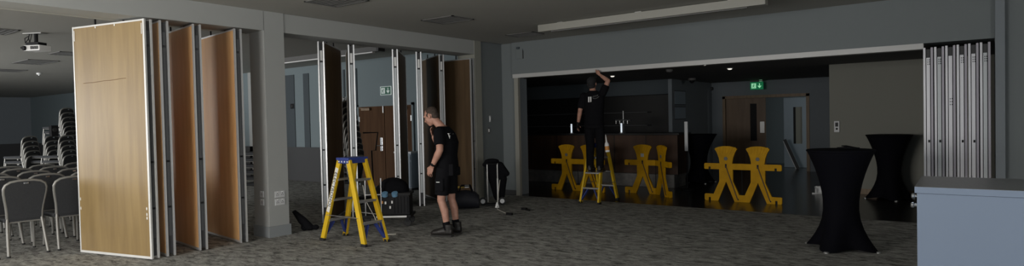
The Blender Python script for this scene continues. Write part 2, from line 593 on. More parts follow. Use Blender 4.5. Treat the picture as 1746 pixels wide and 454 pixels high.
# doors of the bar room
d1 = MB()
d1.bb(-5.74, -5.66, YD - .03, YD + .2, 0, 2.13).bb(-3.48, -3.40, YD - .03, YD + .2, 0, 2.13).bb(-5.74, -3.40, YD - .03, YD + .2, 2.06, 2.14)
D1 = struct('door_1', d1, 'frame_w', label='dark wooden double door frame behind the bar')
lf = MB()
lf.bb(-5.65, -4.97, YD + .03, YD + .075, .005, 2.055)
lf.bb(-4.79, -4.55, YD + .03, YD + .075, .005, 2.055)
lf.bb(-4.97, -4.79, YD + .03, YD + .075, .005, .83).bb(-4.97, -4.79, YD + .03, YD + .075, 1.9, 2.055)
LF = lf.build('leaf', 'door', D1)
MB().bb(-4.97, -4.79, YD + .045, YD + .055, .83, 1.9).build('pane', 'black', LF)
MB().bb(-4.70, -4.58, YD + .015, YD + .03, 1.06, 1.38).build('push_plate', 'steel', LF)
# second leaf stands open into the corridor, its pale painted inner face catching the light
o2 = MB()
o2.bb(0, .26, -.022, .022, .005, 2.055).bb(.50, .64, -.022, .022, .005, 2.055)
o2.bb(.26, .50, -.022, .022, .005, .70).bb(.26, .50, -.022, .022, 1.78, 2.055)
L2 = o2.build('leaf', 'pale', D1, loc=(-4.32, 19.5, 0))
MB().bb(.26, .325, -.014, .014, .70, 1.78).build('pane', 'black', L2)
MB().bb(.325, .50, -.012, .012, .70, 1.78).build('pane', 'wall_white', L2)  # opaque pale fill stands in for the reflection in the glass
D1.children[0]['label'] = 'closed brown door leaf with a narrow glass slot'
L2['label'] = 'pale open door leaf with a narrow glass slot'
# left room double doors
YB = YF
d2 = MB()
d2.bb(-12.56, -12.50, YB - .04, YB, 0, 2.06).bb(-10.60, -10.54, YB - .04, YB, 0, 2.06).bb(-12.56, -10.54, YB - .04, YB, 2.0, 2.06)
D2 = struct('door_2', d2, 'wall_blue', label='brown double doors under the exit sign in the left room')
for (a, b, hx) in ((-12.5, -11.56, -12.2), (-11.54, -10.60, -10.9)):
    q = MB().bb(a, b, YB - .03, YB - .002, .005, 2.0).build('leaf', 'door_l', D2)
    c = MB().bb(hx - .16, hx + .16, YB - .09, YB - .03, 1.90, 1.97, .01)
    c.bar((hx + .15, YB - .08, 1.95), (hx - .12, YB - .2, 1.97), .03, .012)
    c.build('door_closer', 'steel' if hx > -11.5 else 'frame_w', q)
    if a < -12:
        h = MB().bb(-11.72, -11.63, YB - .045, YB - .03, .88, 1.22, .005)
        h.tube([(-11.66, YB - .04, 1.02), (-11.66, YB - .09, 1.02), (-11.80, YB - .09, 1.02)], .012)
        h.build('door_handle', 'chrome', q)
        MB().bb(-11.6, -11.57, YB - .045, YB - .03, 1.83, 2.0).build('flush_bolt', 'steel', q)
    MB().bb(a if a < -12 else b - .03, (a if a < -12 else b - .03) + .03, YB - .04, YB - .028, 1.62, 1.75).build('hinge', 'steel', q)


# ================================================================== FOLDING WALL PANELS
def panel(label, near, ang, length=1.30, mat_='wood_o', z0=0.012, z1=2.9, scratch=False, short=False, chan='chan_d', edge='alu', group='hinged wooden wall panels hanging from the ceiling track'):
    """near = room-side end of the panel at the floor; ang = world direction from there to its far end"""
    t = thing('wall_panel', label, 'wall panel', (near[0], near[1], 0), R(ang), group)
    T = .104
    h = T / 2
    # local: x runs away from the near edge
    MB().bb(.012, length - .012, -h + .014, h - .014, z0 + .03, z1 - .02).build('core', 'groove', t)
    for sgn in (-1, 1):
        fy = sgn * (h - .009)
        MB().bb(.018, length - .018, fy - .006, fy + .006, z0 + .03, z1 - .018).build('veneer_face', mat_, t)
        # aluminium border of that face
        b = MB()
        e0, e1 = sorted((sgn * h, sgn * (h - .022)))
        b.bb(-.012, .018, e0, e1, z0, z1)
        b.bb(length - .018, length + .004, e0, e1, z0, z1)
        b.bb(.018, length - .018, e0 + .002, e1 - .002, z1 - .022, z1 - .002)
        b.bb(.018, length - .018, e0 + .002, e1 - .002, z0, z0 + .03)
        b.build('edge_strip', 'alu_w' if edge == 'w' else edge, t)
    ch = MB()
    ch.bb(.0, .014, -.021, .021, z0 + .25, z1 - .33)
    ch.bb(-.006, .004, -.006, .006, z0 + .25, z1 - .33)
    ch.build('edge_channel', chan, t)
    MB().bb(-.002, .014, -.018, .018, z1 - .30, z1 - .14).build('latch_plate', chan if chan == 'chan_d' else 'alu_w', t)
    for zz in ((1.18, .62) if not short else (1.2,)):
        MB().bb(-.010, .002, -.016, .016, zz - .012, zz + .012).build('bolt', 'black', t)
    hb = MB()
    for hx in (length * .32, length * .72):
        hb.tube([(hx, 0, z1 - .03), (hx, 0, 2.99)], .012)
    hb.build('hanger', 'black', t)
    if scratch:
        n = -1 if scratch < 0 else 1
        pts = [(.35 + k * .1, n * (h - .0015), 2.205 + .003 * math.sin(k * 1.9) - .004 * k) for k in range(9)]
        MB().tube(pts, .0035, 5).build('scratch', 'scratch', t)
        cp = MB()
        for zz in (.62, .55, .505):
            cp.ell((.055, n * (h - .002), zz), (.010, .003, .02), u=8, v=6)
        for zz in (.70, .58):
            cp.ell((length - .035, n * (h - .002), zz), (.008, .003, .022), u=8, v=6)
        for xx in (.52, .88):
            cp.ell((xx, n * h, 2.865), (.011, .003, .014), u=8, v=6)
        cp.bb(.03, .04, n * h - .003, n * h + .002, 2.72, 2.85)
        cp.bb(length - .04, length - .03, n * h - .003, n * h + .002, 2.72, 2.85)
        cp.build('chip', 'label', t)
    return t


panel('leftmost pale maple wall panel facing the room, with a pencil scratch', (-7.89, 3.385), 193.0, 1.33, 'wood', scratch=1, edge='w')
panel('narrowest orange wood wall panel just behind the pale front panel', (-7.88, 3.565), 175, 1.3, 'wood_o')
panel('third wooden wall panel from the left, standing edge-on', (-7.88, 3.965), 173, 1.3, 'wood_o')
panel('fourth wooden wall panel from the left, nearest the column', (-7.88, 4.515), 172.4, 1.3, 'wood_o')
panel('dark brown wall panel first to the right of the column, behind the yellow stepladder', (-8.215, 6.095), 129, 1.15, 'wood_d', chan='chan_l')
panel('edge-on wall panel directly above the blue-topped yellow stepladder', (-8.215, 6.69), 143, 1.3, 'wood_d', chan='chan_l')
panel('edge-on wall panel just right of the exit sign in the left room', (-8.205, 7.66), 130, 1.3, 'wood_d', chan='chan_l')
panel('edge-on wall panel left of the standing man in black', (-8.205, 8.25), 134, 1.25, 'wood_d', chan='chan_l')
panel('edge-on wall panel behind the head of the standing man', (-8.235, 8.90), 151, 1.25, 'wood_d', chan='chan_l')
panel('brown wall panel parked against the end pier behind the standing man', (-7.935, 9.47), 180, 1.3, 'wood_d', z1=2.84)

# stacked panels at the right of the bar opening: their silver edges face the room
places = ['leftmost silver-edged partition panel in the stack right of the bar opening', 'second silver-edged partition panel from the left in the stack by the bar',
          'third silver-edged partition panel from the left, with low dark bolt', 'third silver-edged partition panel from the right in the stack by the bar',
          'second silver-edged partition panel from the right in the stack by the bar', 'rightmost silver-edged partition panel, against the pale grey pier']
for k in range(6):
    x = -.405 + k * .126
    t = thing('partition_panel', places[k], 'wall panel', (x, YF - .06 + .012 * (k % 2), 0), R(90), 'silver-edged panels stacked beside the bar opening')
    z0, z1 = .012, 2.47 + k * .004
    h = .056
    MB().bb(.022, 1.15, -h + .012, h - .012, z0 + .02, z1 - .02).build('core', 'groove', t)
    for sg in (-1, 1):
        MB().bb(.02, 1.15, sg * (h - .004) - .004, sg * (h - .004) + .004, z0 + .02, z1 - .01).build('veneer_face', 'wall_dim', t)
        e0, e1 = sorted((sg * h, sg * (h - .026)))
        b = MB().bb(-.004, .022, e0, e1, z0, z1)
        b.bb(1.15, 1.17, e0, e1, z0, z1)
        b.build('edge_strip', 'alu_s' if sg > 0 else 'alu_p', t)
    c = MB().bb(.006, .02, -.020, .021, z0, z1 - .14)
    c.build('edge_channel', 'alu_s' if k in (0, 2, 3, 4) else 'chan_l', t)
    dots = MB()
    for zz in (2.30, 2.27, 2.24) if k != 2 else (1.75, 1.71, 1.67):
        dots.bb(-.003, .006, -.02, -.012, zz - .007, zz + .007)
        dots.bb(-.003, .006, .0, .008, zz - .007, zz + .007)
    dots.build('screw_hole', 'black', t)
    if k in (0, 1, 3, 4):
        MB().bb(-.004, .006, -.016, .004, 1.15, 1.185).build('bolt', 'black', t)
    MB().tube([(.35, 0, z1 - .03), (.35, 0, 2.5)], .012).build('hanger', 'black', t)


# ================================================================== COUNTER, BAR
c = thing('reception_counter', 'pale blue-grey laminate counter with grey top at the right edge', 'counter', (-.255, 4.81, 0))
MB().bb(0, 1.9, .012, .78, 0, 1.055, .004).build('body', 'counter', c)
MB().bb(-.012, 1.92, 0, .80, 1.058, 1.10, .004).build('worktop', 'ctop', c)
MB().bb(-.012, 1.92, -.003, .004, 1.058, 1.098).build('edge_band', 'counter', c)
for y, z in ((.16, 1.02), (.10, .965)):
    MB().lathe([(.011, 0), (.011, .02), (.018, .024), (.018, .036), (.012, .04)], 12, (0, y, z), Matrix.Rotation(R(-90), 3, 'Y')).build('knob', 'chrome', c)
cu = MB()
for i in range(5):
    z = 1.105 + i * .036
    cu.lathe([(.028, z), (.036, z + .03), (.039, z + .034), (.039, z + .038)], 16)
tag(cu.build('stacked_cups', 'cup', smooth=40, loc=(.405, 5.28, 0)), 'small stack of pale cups on the counter at the right edge', 'cups')

b = thing('bar_counter', 'dark brown bar counter with a grey plinth behind the yellow barriers', 'bar counter', (-9.2, 13.05, 0))
MB().bb(-1.6, 4.06, .12, .75, .29, 1.17).build('front_panel', 'barwood', b)
MB().bb(-1.6, 4.02, .0, .7, -.004, .29, .01).build('plinth', 'barstep', b)
MB().bb(-1.65, 4.12, .05, .8, 1.17, 1.215, .008).build('bar_top', 'bardark', b)
for k in range(7):
    pn = MB().bb(-1.5 + k * .8, -1.495 + k * .8 + .01, .112, .125, .3, 1.16)
    pn.build('panel_joint', 'bardark', b)
bk = thing('back_bar', 'dark back bar cupboard along the wall behind the bar counter', 'cupboard', (-9.9, 15.0, 0))
MB().bb(-3.5, 3.7, 0, .58, -.004, .95).build('cupboard', 'bardark', bk)
MB().bb(-3.5, 3.72, -.03, .58, .95, .99).build('worktop', 'dado', bk)
for z in (1.35, 1.7):
    MB().bb(-3.4, 3.1, .32, .58, z, z + .025).build('shelf', 'dado', bk)
for i, x in enumerate((-7.97, -6.59)):
    t = thing('beer_tap', ['slim lit white beer tap left of the man on the ladder', 'slim lit white beer tap right of the man on the ladder'][i], 'beer tap', (x, 13.35, 1.215), 0, 'beer taps on the bar')
    MB().lathe([(.05, 0), (.05, .012), (.02, .02)], 14).build('base', 'steel', t)
    MB().bb(-.016, .016, -.014, .014, .015, .235, .004).build('light_column', 'tapl', t)
    MB().tube([(0, .0, .2), (0, -.07, .2), (0, -.08, .15)], .009).build('spout', 'chrome', t)
t = thing('tap_font', 'dark branching drinks font above the right-hand beer tap', 'drinks font', (-6.66, 13.6, 1.215))
MB().lathe([(.07, 0), (.07, .02), (.03, .05), (.028, .28)], 14).build('stem', 'dado', t)
MB().tube([(-.2, 0, .30), (.2, 0, .30)], .03).build('crossbar', 'dado', t)
for x in (-.15, -.05, .05, .15):
    MB().tube([(x, -.02, .30), (x, -.09, .29), (x, -.09, .22)], .011).build('spout', 'steel', t)
MB().tube([(0.0, 0, .32), (0.0, 0, .53)], .012).build('handle', 'steel', t)

t = thing('menu_stand', 'slim pale upright menu post at the right end of the bar', 'menu stand', (-4.80, 12.82, 0))
MB().lathe([(.14, 0), (.14, .015), (.02, .03)], 18).build('base', 'black', t)
MB().tube([(0, 0, .02), (0, 0, .9)], .015).build('pole', 'black', t)
MB().bb(-.035, .035, -.03, .0, .84, 1.47, .006).build('post', 'plate', t)


# ================================================================== COCKTAIL TABLES
def cocktail(label, loc, rot=0.0, rt=.36, H=1.15, feet=True, group='cocktail tables in stretch covers'):
    t = thing('cocktail_table', label, 'cocktail table', loc, rot, group)
    mb = MB()
    n = 64
    prof = [0, .004, .03, .08, .15, .24, .34, .45, .56, .66, .76, .86, .94, 1.0, 1.05, 1.09, 1.12, 1.14, 1.15]
    rings = []
    for z in prof:
        q = z / 1.15
        ring = []
        for k in range(n):
            th = 2 * math.pi * k / n
            lob = abs(math.cos(2 * th)) ** 2.2
            rb = .25 + .15 * lob
            f0 = max(0, 1 - q / .42)
            r_low = .188 + (rb - .188) * f0 ** 1.9
            f1 = max(0, (q - .44) / .56)
            r = r_low + (rt - .188) * f1 ** 1.75
            zz = z * H / 1.15
            if z < .05:
                zz += (1 - lob) * .035 * (1 - z / .05)
            ring.append(mb.bm.verts.new((r * math.cos(th), r * math.sin(th), zz + .004)))
        rings.append(ring)
    for A, B in zip(rings, rings[1:]):
        for k in range(n):
            mb.bm.faces.new((A[k], A[(k + 1) % n], B[(k + 1) % n], B[k]))
    mb.bm.faces.new(rings[-1])
    mb.bm.faces.new(list(reversed(rings[0])))
    mb.build('stretch_cover', 'spandex', t, smooth=50)
    MB().lathe([(rt - .005, H - .012), (rt + .004, H - .004), (rt + .004, H + .008), (rt - .004, H + .013)], 48).build('table_top', 'spandex', t, smooth=40)
    for k in range(4):
        a = k * math.pi / 2
        MB().lathe([(.03, 0), (.03, .012), (.018, .018)], 12, (.395 * math.cos(a), .395 * math.sin(a), 0)).build('foot', 'steel' if feet else 'black', t)
    return t


cocktail('nearest black cocktail table in a stretch cover, on the carpet', (-1.175, 8.08, 0), R(-14))
cocktail('black cocktail table in a stretch cover against the pale wall', (-1.115, 13.12, -.004), R(20), .37, 1.16)
cocktail('dim black cocktail table at the end of the bar counter', (-5.12, 14.45, -.004), R(40), .42, 1.14)
f = MB()
f.box((0, 0, .012), (.2, .13, .012), None, .004)
f.box((.01, .02, .022), (.17, .08, .010), Matrix.Rotation(R(8), 3, 'Y'), .003)
tag(f.build('folded_cloth', 'cloth', loc=(-1.10, 8.13, 1.167), rz=R(-30)), 'small black folded cloth lying on the nearest cocktail table', 'cloth')

# dustpan by the pale wall
t = thing('dustpan', 'white long-handled dustpan standing on the dark floor by the table', 'dustpan', (-2.29, 13.42, -.004), R(15))
p = MB()
p.bb(-.13, .13, -.10, -.085, 0, .02).bb(-.12, -.105, -.1, .06, 0, .11).bb(.105, .12, -.1, .06, 0, .11).bb(-.12, .12, .045, .06, 0, .13).bb(-.12, .12, -.1, .06, 0, .008)
p.bb(-.10, .10, -.03, .06, .115, .14)
p.build('pan', 'white', t)
MB().bb(-.18, -.10, -.12, -.06, 0, .02).build('lip', 'white', t)
MB().tube([(.0, .05, .12), (0.0, .055, .40), (-.015, .06, .46)], [.022, .022, .012], 10).build('handle', 'white', t)


# ================================================================== YELLOW PEOPLE-SHAPED BARRIERS
def figure(first=True):
    hat = [(-.205, .965), (-.19, .985), (-.12, 1.01), (-.05, 1.02), (.05, 1.02), (.12, 1.01), (.19, .985), (.205, .965)]
    right = [(.165, .90), (.13, .80), (.115, .70), (.39, .70), (.405, .685), (.405, .60), (.39, .588), (.325, .588), (.325, .635), (.285, .635), (.285, .588), (.125, .588), (.125, .37), (.235, .125),
             (.39, .125), (.405, .11), (.405, .015), (.39, 0), (.33, 0), (.33, .06), (.29, .06), (.29, 0), (.15, 0), (0, .365)]
    leftm = [(-x, z) for x, z in reversed(right[:-1])]
    return hat + right + leftm


def barrier(label, loc, a1, a2, badge=True):
    t = thing('folding_barrier', label, 'barrier', loc, R(a1), 'yellow people-shaped folding barriers')
    for k in (0, 1):
        m = Matrix() if k == 0 else Matrix.Translation((.40, 0, 0)) @ Matrix.Rotation(R(a2 - a1), 4, 'Z') @ Matrix.Translation((.40, 0, 0))
        # the inner hooks of the two figures overlap at the hinge: pull the second one in
        if k == 1:
            m = Matrix.Translation((.285, 0, 0)) @ Matrix.Rotation(R(a2 - a1), 4, 'Z') @ Matrix.Translation((.285, .0, 0))
        out = figure()
        if k == 0:
            out = [((x if x < .3 else .30), z) for x, z in out]
        else:
            out = [((x if x > -.3 else -.27), z) for x, z in out]
        # drop repeated points
        cl = []
        for p in out:
            if not cl or (abs(p[0] - cl[-1][0]) + abs(p[1] - cl[-1][1])) > 1e-5:
                cl.append(p)
        mb = MB().prism(cl, -.02, .02)
        for x0, x1 in ((-.15, -.11), (-.085, -.055), (-.03, -.0), (.03, .06), (.085, .115), (.14, .17)):
            mb.bar((x0 * .8, -.022, .88), (x1 * 1.05, -.022, 1.0), .022, .01, up=(0, 1, 0))
        mb.xf(m)
        f = mb.build('figure_panel', 'yellow2', t)
        r = MB()
        r.bar((.0, -.028, .655), (.205, -.028, .05), .014, .014, up=(0, 1, 0))
        r.xf(m)
        r.build('strap', 'barwood', f)
        s = MB()
        s.bb(-.016, .016, -.024, -.018, .62, .69)
        s.bb(.205, .225, -.024, -.018, .03, .055)
        s.xf(m)
        s.build('slot', 'black', f)
        s = MB()
        s.bb(-.035, .035, -.025, -.019, .765, .835, .003) if badge and k == 0 else s.lathe([(.034, 0), (.034, .005)], 18, (0, -.02, .79), Matrix.Rotation(R(90), 3, 'X'))
        s.xf(m)
        s.build('badge', 'steel' if badge and k == 0 else 'vent', f)
    MB().tube([(.285, -.012, .02), (.285, -.012, .69)], .008).build('hinge_pin', 'black', t)
    return t


barrier('yellow people-shaped folding barrier partly behind the man on the ladder', (-7.13, 11.72, -.004), 0, -6, False)
barrier('middle yellow people-shaped folding barrier with a silver badge', (-5.40, 11.90, -.004), 0, -42, True)
barrier('rightmost and widest yellow people-shaped folding barrier', (-3.56, 11.50, -.004), -1, -2, False)


# ================================================================== STEPLADDERS
def ladder(label, loc, rz, text=None, spread=.86, wb=.39, H=1.13):
    """local: frames lean along x, treads run along y"""
    t = thing('stepladder', label, 'stepladder', loc, rz, 'yellow twin-sided stepladders')
    sx, tx = spread / 2, .085
    wy, ty = wb / 2, .135

    def pos(side, fy, z):
        q = z / H
        return Vector((side * (sx + (tx - sx) * q), fy * (wy + (ty - wy) * q), z))
    for side in (-1, 1):
        for fy in (-1, 1):
            p0, p1 = pos(side, fy, .012), pos(side, fy, H - .02)
            mb = MB().bar(p0, p1, .022, .075, up=(1, 0, 0))
            # lips of the channel
            dx = Vector((.034 * 1, 0, 0))
            mb.bar(p0 + dx + Vector((0, -fy * .012, 0)), p1 + dx + Vector((0, -fy * .012, 0)), .026, .007, up=(1, 0, 0))
            mb.bar(p0 - dx + Vector((0, -fy * .012, 0)), p1 - dx + Vector((0, -fy * .012, 0)), .026, .007, up=(1, 0, 0))
            s = mb.build('stile', 'yellow', t)
            MB().box((p0.x, p0.y, .018), (.09, .042, .036), None, .004).build('foot', 'rubber', s)
            if text and side == -1 and fy == -1:
                a, b2 = pos(side, fy, .40), pos(side, fy, 1.0)
                off = Vector((0, -.0125, 0))
                MB().bar(a + off, b2 + off, .002, .060, up=(1, 0, 0)).build('label', 'label', s)
                z = (a - b2).normalized()           # text runs downwards
                y = Vector((1, 0, 0))
                y = (y - z * y.dot(z)).normalized()
                n = z.cross(y)
                m = Matrix((z, y, n)).transposed().to_4x4()
                m.translation = (a + b2) / 2 + Vector((0, -.0148, 0))
                text_obj(text, .082, 'ink', s, 'lettering', m)
        for z in (.28, .56, .84):
            a, b2 = pos(side, -1, z), pos(side, 1, z)
            MB().box((a + b2) / 2 - Vector((side * .005, 0, 0)), (.085, (b2 - a).length - .02, .028), None, .004).build('tread', 'steel', t)
        # moulded braces under the lowest tread
        for fy in (-1, 1):
            g = MB()
            p = pos(side, fy, .26)
            q = pos(side, fy, .06)
            ins = Vector((0, -fy * .018, 0))
            g.bar(q + ins, p + ins + Vector((0, -fy * .10, 0)), .05, .018, up=(0, 1, 0))
            g.bar(q + ins, p + ins, .05, .02, up=(0, 1, 0))
            g.build('brace', 'bluep', t)
    for fy in (-1, 1):
        a, b2 = pos(-1, fy, .36), pos(1, fy, .36)
        o = Vector((0, fy * .014, 0))
        MB().bar(a + o, b2 + o, .006, .03, up=(0, 1, 0)).build('spreader', 'steel', t)
    cp = MB().box((0, 0, H - .008), (.26, .33, .035), None, .008)
    cp.box((0, 0, H - .045), (.22, .30, .05), None, .006)
    cpo = cp.build('top_cap', 'bluep', t)
    rv = MB()
    for x in (-.085, -.03, .03, .085):
        rv.ell((x, -.152, H - .045), (.012, .006, .012), u=10, v=6)
    rv.build('rivet', 'label', cpo)
    return t


ladder('blue-topped yellow stepladder standing open in the foreground', (-6.652, 5.385, 0), 0, 'ELECTROHOL')
ladder('yellow stepladder under the man reaching up at the bar opening', (-5.615, 10.385, 0), R(90), None, .75, .40, 1.10)

# spray bottle on the second ladder
t = thing('spray_bottle', 'white bottle with an orange label hanging at the hip of the reaching man', 'bottle', (-5.325, 10.20, .955))
t.rotation_euler.y = R(-6)
MB().lathe([(.038, 0), (.042, .01), (.042, .13), (.034, .16), (.016, .19), (.014, .22)], 18).build('body', 'white', t, smooth=40)
MB().lathe([(.0428, .035), (.0428, .11)], 18).build('label', 'orange', t, smooth=40)
MB().lathe([(.012, .22), (.011, .25), (.006, .31), (.004, .325)], 12).build('nozzle', 'white', t, smooth=40)


# ================================================================== PEOPLE
def make_hand(mb, w, d, palm_n, thumb_side, curl=0.5, size=1.0):
    """w wrist point, d direction of the hand, palm_n palm normal (fingers curl towards it), thumb_side unit vector"""
    d, n, s = Vector(d).normalized(), Vector(palm_n).normalized(), Vector(thumb_side).normalized()
    L = size
    pc = w + d * .045 * L
    mb.loft([(w - d * .01, s * .025 * L, n * .018 * L), (w + d * .03 * L, s * .034 * L, n * .016 * L), (w + d * .07 * L, s * .041 * L, n * .014 * L), (w + d * .095 * L, s * .038 * L, n * .012 * L)], 14)
    lens = (.072, .082, .076, .060)
    for i in range(4):
        base = w + d * .085 * L + s * (.030 - .020 * i) * L
        dirv = (d + s * (.10 - .07 * i)).normalized()
        p = base
        r = (.0092 - .0006 * i) * L
        for j, fr in enumerate((.45, .32, .23)):
            a = curl * (.5 + j * .55)
            dv = (dirv * math.cos(a) + n * math.sin(a)).normalized()
            q = p + dv * lens[i] * fr * L
            mb.cap(p, q, r, r * .9, 8)
            p, r = q, r * .92
    tb = w + d * .03 * L + s * .03 * L
    t1 = tb + (d * .6 + s * .65 + n * .35).normalized() * .042 * L
    t2 = t1 + (d * .85 + s * .2 + n * .45).normalized() * .034 * L
    mb.cap(tb, t1, .0125 * L, .0105 * L, 8)
    mb.cap(t1, t2, .0105 * L, .009 * L, 8)


def make_head(mb, c, face, up, left, k=1.0):
    f, u, l = Vector(face).normalized(), Vector(up).normalized(), Vector(left).normalized()
    rot = Matrix((f, l, u)).transposed()

    def P(a, b_, c_):
        return c + (f * a + l * b_ + u * c_) * k
    mb.ell(P(-.012, 0, .03), (.098 * k, .077 * k, .092 * k), rot)            # skull
    mb.ell(P(.028, 0, -.035), (.070 * k, .060 * k, .085 * k), rot)           # face
    mb.ell(P(.055, 0, -.098), (.032 * k, .034 * k, .026 * k), rot)           # chin
    mb.cap(P(.088, 0, .005), P(.112, 0, -.028), .011 * k, .015 * k, 10)      # nose
    mb.ell(P(.080, 0, .030), (.022 * k, .055 * k, .014 * k), rot)            # brow
    for s in (-1, 1):
        mb.ell(P(.066, s * .036, -.022), (.028 * k, .026 * k, .022 * k), rot)   # cheek
        mb.ell(P(-.012, s * .080, -.008), (.022 * k, .010 * k, .034 * k), rot)  # ear
    mb.ell(P(.088, 0, -.060), (.016 * k, .026 * k, .008 * k), rot)           # upper lip
    mb.ell(P(.085, 0, -.072), (.016 * k, .023 * k, .008 * k), rot)           # lower lip
    return P, rot


def basis(fd):
    f = Vector((fd[0], fd[1], 0)).normalized()
    l = Vector((-f.y, f.x, 0))
    return f, l


def boot(mb, sole, heel, fdir, H=.15, k=1.0):
    f = Vector((fdir[0], fdir[1], 0)).normalized()
    s = Vector((-f.y, f.x, 0))
    z = Vector((0, 0, 1))
    h = Vector(heel)
    secs = [(-.012, .038, .04, .055), (.05, .046, .056, .062), (.12, .048, .060, .062), (.19, .053, .048, .048), (.25, .050, .040, .040), (.292, .030, .026, .028)]
    mb.loft([(h + f * a * k + z * (zc + .012), s * w, z * hh) for a, w, hh, zc in secs], 16)
    mb.loft([(h + f * .055 + z * .05, s * .050, f * .074), (h + f * .052 + z * .10, s * .052, f * .068), (h + f * .048 + z * H, s * .056, f * .062)], 16)
    sole.loft([(h + f * a * k + z * .012, s * (w + .006), z * .012) for a, w, hh, zc in secs], 12)


# ---- man standing in black shorts
C1 = Vector((-5.83, 6.345, 0))
F1, L1 = basis((-.959, -.282))


def P1(f, l, z):
    return F1 * f + L1 * l + Vector((0, 0, z))


t = thing('person', 'man in black T-shirt, shorts and boots standing with head bowed', 'person', C1)
# joints
hipL, hipR = P1(-.01, .10, .93), P1(-.01, -.10, .93)
knL, knR = P1(.035, .105, .50), P1(-.02, -.11, .50)
anL, anR = P1(-.055, .11, .10), P1(-.085, -.115, .10)
shL, shR = P1(.0, .185, 1.455), P1(.06, -.185, 1.45)
elL, wrL = P1(-.045, .265, 1.205), P1(.09, .235, .99)
elR, wrR = P1(.19, -.22, 1.19), P1(.215, -.07, 1.37)
neck, headc = P1(.055, 0, 1.50), P1(.215, 0, 1.668)
hf = (F1 * .90 + Vector((0, 0, -.42))).normalized()
hu = (F1 * .42 + Vector((0, 0, .90))).normalized()
body = MB()
body.loft([(P1(-.03, 0, .86), L1 * .15, F1 * .10), (P1(-.025, 0, .98), L1 * .165, F1 * .115), (P1(-.005, 0, 1.12), L1 * .155, F1 * .115), (P1(-.02, 0, 1.30), L1 * .175, F1 * .12),
           (P1(-.01, 0, 1.42), L1 * .185, F1 * .10), (P1(.015, 0, 1.49), L1 * .12, F1 * .075), (P1(.035, 0, 1.53), L1 * .06, F1 * .06)])
body.cap(P1(.025, 0, 1.48), headc + hf * -.03 + hu * -.06, .062, .056)
for hip, kn, an in ((hipL, knL, anL), (hipR, knR, anR)):
    body.cap(hip, kn, .085, .055)
    cm = kn.lerp(an, .35) - F1 * .018
    body.cap(kn, cm, .052, .056)
    body.cap(cm, an, .054, .037)
    body.cap(an, an + F1 * .12 - Vector((0, 0, .045)), .036, .03)
for sh, el, wr in ((shL, elL, wrL), (shR, elR, wrR)):
    body.cap(sh, el, .060, .048)
    m_ = el.lerp(wr, .3)
    body.cap(el, m_, .047, .050)
    body.cap(m_, wr, .050, .031)
make_hand(body, wrL, (wrL - elL).normalized() * .8 + Vector((0, 0, -.3)) + F1 * .1, -L1 * .5 + F1 * -.6, F1 * .8 + Vector((0, 0, .3)), .45, 1.08)
make_hand(body, wrR, Vector((0, 0, .9)) + F1 * .25 + L1 * .2, -F1 * .85 + L1 * .1, L1 * .8 + Vector((0, 0, .2)), .7, 1.0)
PH, rotH = make_head(body, headc, hf, hu, L1)
bo = blob(body, 'body', 'skin', t, .009, 3)
hr = MB()
hr.ell(PH(-.030, 0, .047), (.090, .0795, .082), rotH)
hr.ell(PH(-.060, 0, -.012), (.055, .069, .072), rotH)
hr.ell(PH(.005, .066, .02), (.03, .013, .03), rotH)
hr.ell(PH(.005, -.066, .02), (.03, .013, .03), rotH)
hb = blob(hr, 'hair', 'hair', t, .008, 2)
ts = MB()
ts.loft([(P1(-.03, 0, .90), L1 * .192, F1 * .135), (P1(-.03, 0, .98), L1 * .192, F1 * .14), (P1(-.005, 0, 1.12), L1 * .185, F1 * .155), (P1(-.022, 0, 1.30), L1 * .205, F1 * .158),
         (P1(-.012, 0, 1.42), L1 * .20, F1 * .12), (P1(.018, 0, 1.495), L1 * .13, F1 * .09), (P1(.035, 0, 1.525), L1 * .075, F1 * .072)])
for sh, el in ((shL, elL), (shR, elR)):
    e = sh.lerp(el, .74)
    ts.tube([sh.lerp(el, -.1), sh.lerp(el, .3), e], [.072, .082, .080], 16)
    ts.ell(sh, (.073,) * 3)
tso = blob(ts, 't_shirt', 'cloth', t, .01, 3)
# pale print across the shoulders
pr = MB()
bn = (-F1 + Vector((0, 0, .15))).normalized()
for (l0, w) in ((.115, .03), (.07, .03)):
    for z0, hh in ((1.415, .028), (1.375, .05)):
        pr.box(P1(-.118 + (.012 if z0 > 1.4 else 0), l0, z0), (.02, w * .8, hh), Matrix((F1, L1, Vector((0, 0, 1)))).transposed())
pr.build('print', 'label', tso)
arc = MB()
for z0 in (1.415, 1.385):
    arc.tube([P1(-.133 + .004 * q, .04 - .032 * q, z0 + .006 * math.sin(q * 2.2)) for q in range(5)], .005, 6)
arc.build('print', 'vent', tso)
st = MB()
st.loft([(P1(-.025, 0, .84), L1 * .175, F1 * .135), (P1(-.028, 0, .92), L1 * .185, F1 * .138), (P1(-.022, 0, 1.02), L1 * .182, F1 * .13)])
for hip, kn, sg in ((hipL, knL, 1), (hipR, knR, -1)):
    e = hip.lerp(kn, .82)
    st.tube([hip + Vector((0, 0, .03)), hip.lerp(kn, .4), e], [.105, .102, .098], 18)
    # cargo pocket
    pk = hip.lerp(kn, .48) + L1 * sg * .095
    st.box(pk, (.13, .03, .17), Matrix((F1, L1, Vector((0, 0, 1)))).transposed(), .01)
sto = blob(st, 'shorts', 'cloth2', t, .01, 3)
MB().box(P1(.02, .22, .765), (.05, .006, .01), Matrix((F1, L1, Vector((0, 0, 1)))).transposed()).build('pocket_tag', 'label', sto)
b1, s1 = MB(), MB()
for an in (anL, anR):
    boot(b1, s1, Vector((an.x, an.y, 0)) - F1 * .06, F1, .175, 1.06)
bt = blob(b1, 'boots', 'boot', t, .008, 2)
s1.build('sole', 'sole', bt, smooth=40)
for kn, an in ((knL, anL), (knR, anR)):
    sk = MB()
    sk.tube([Vector((an.x, an.y, .10)), an.lerp(kn, .10), an.lerp(kn, .26)], [.052, .052, .051], 14)
    sk.build('sock', 'cloth', t, smooth=50)
wd = (wrL - elL).normalized()
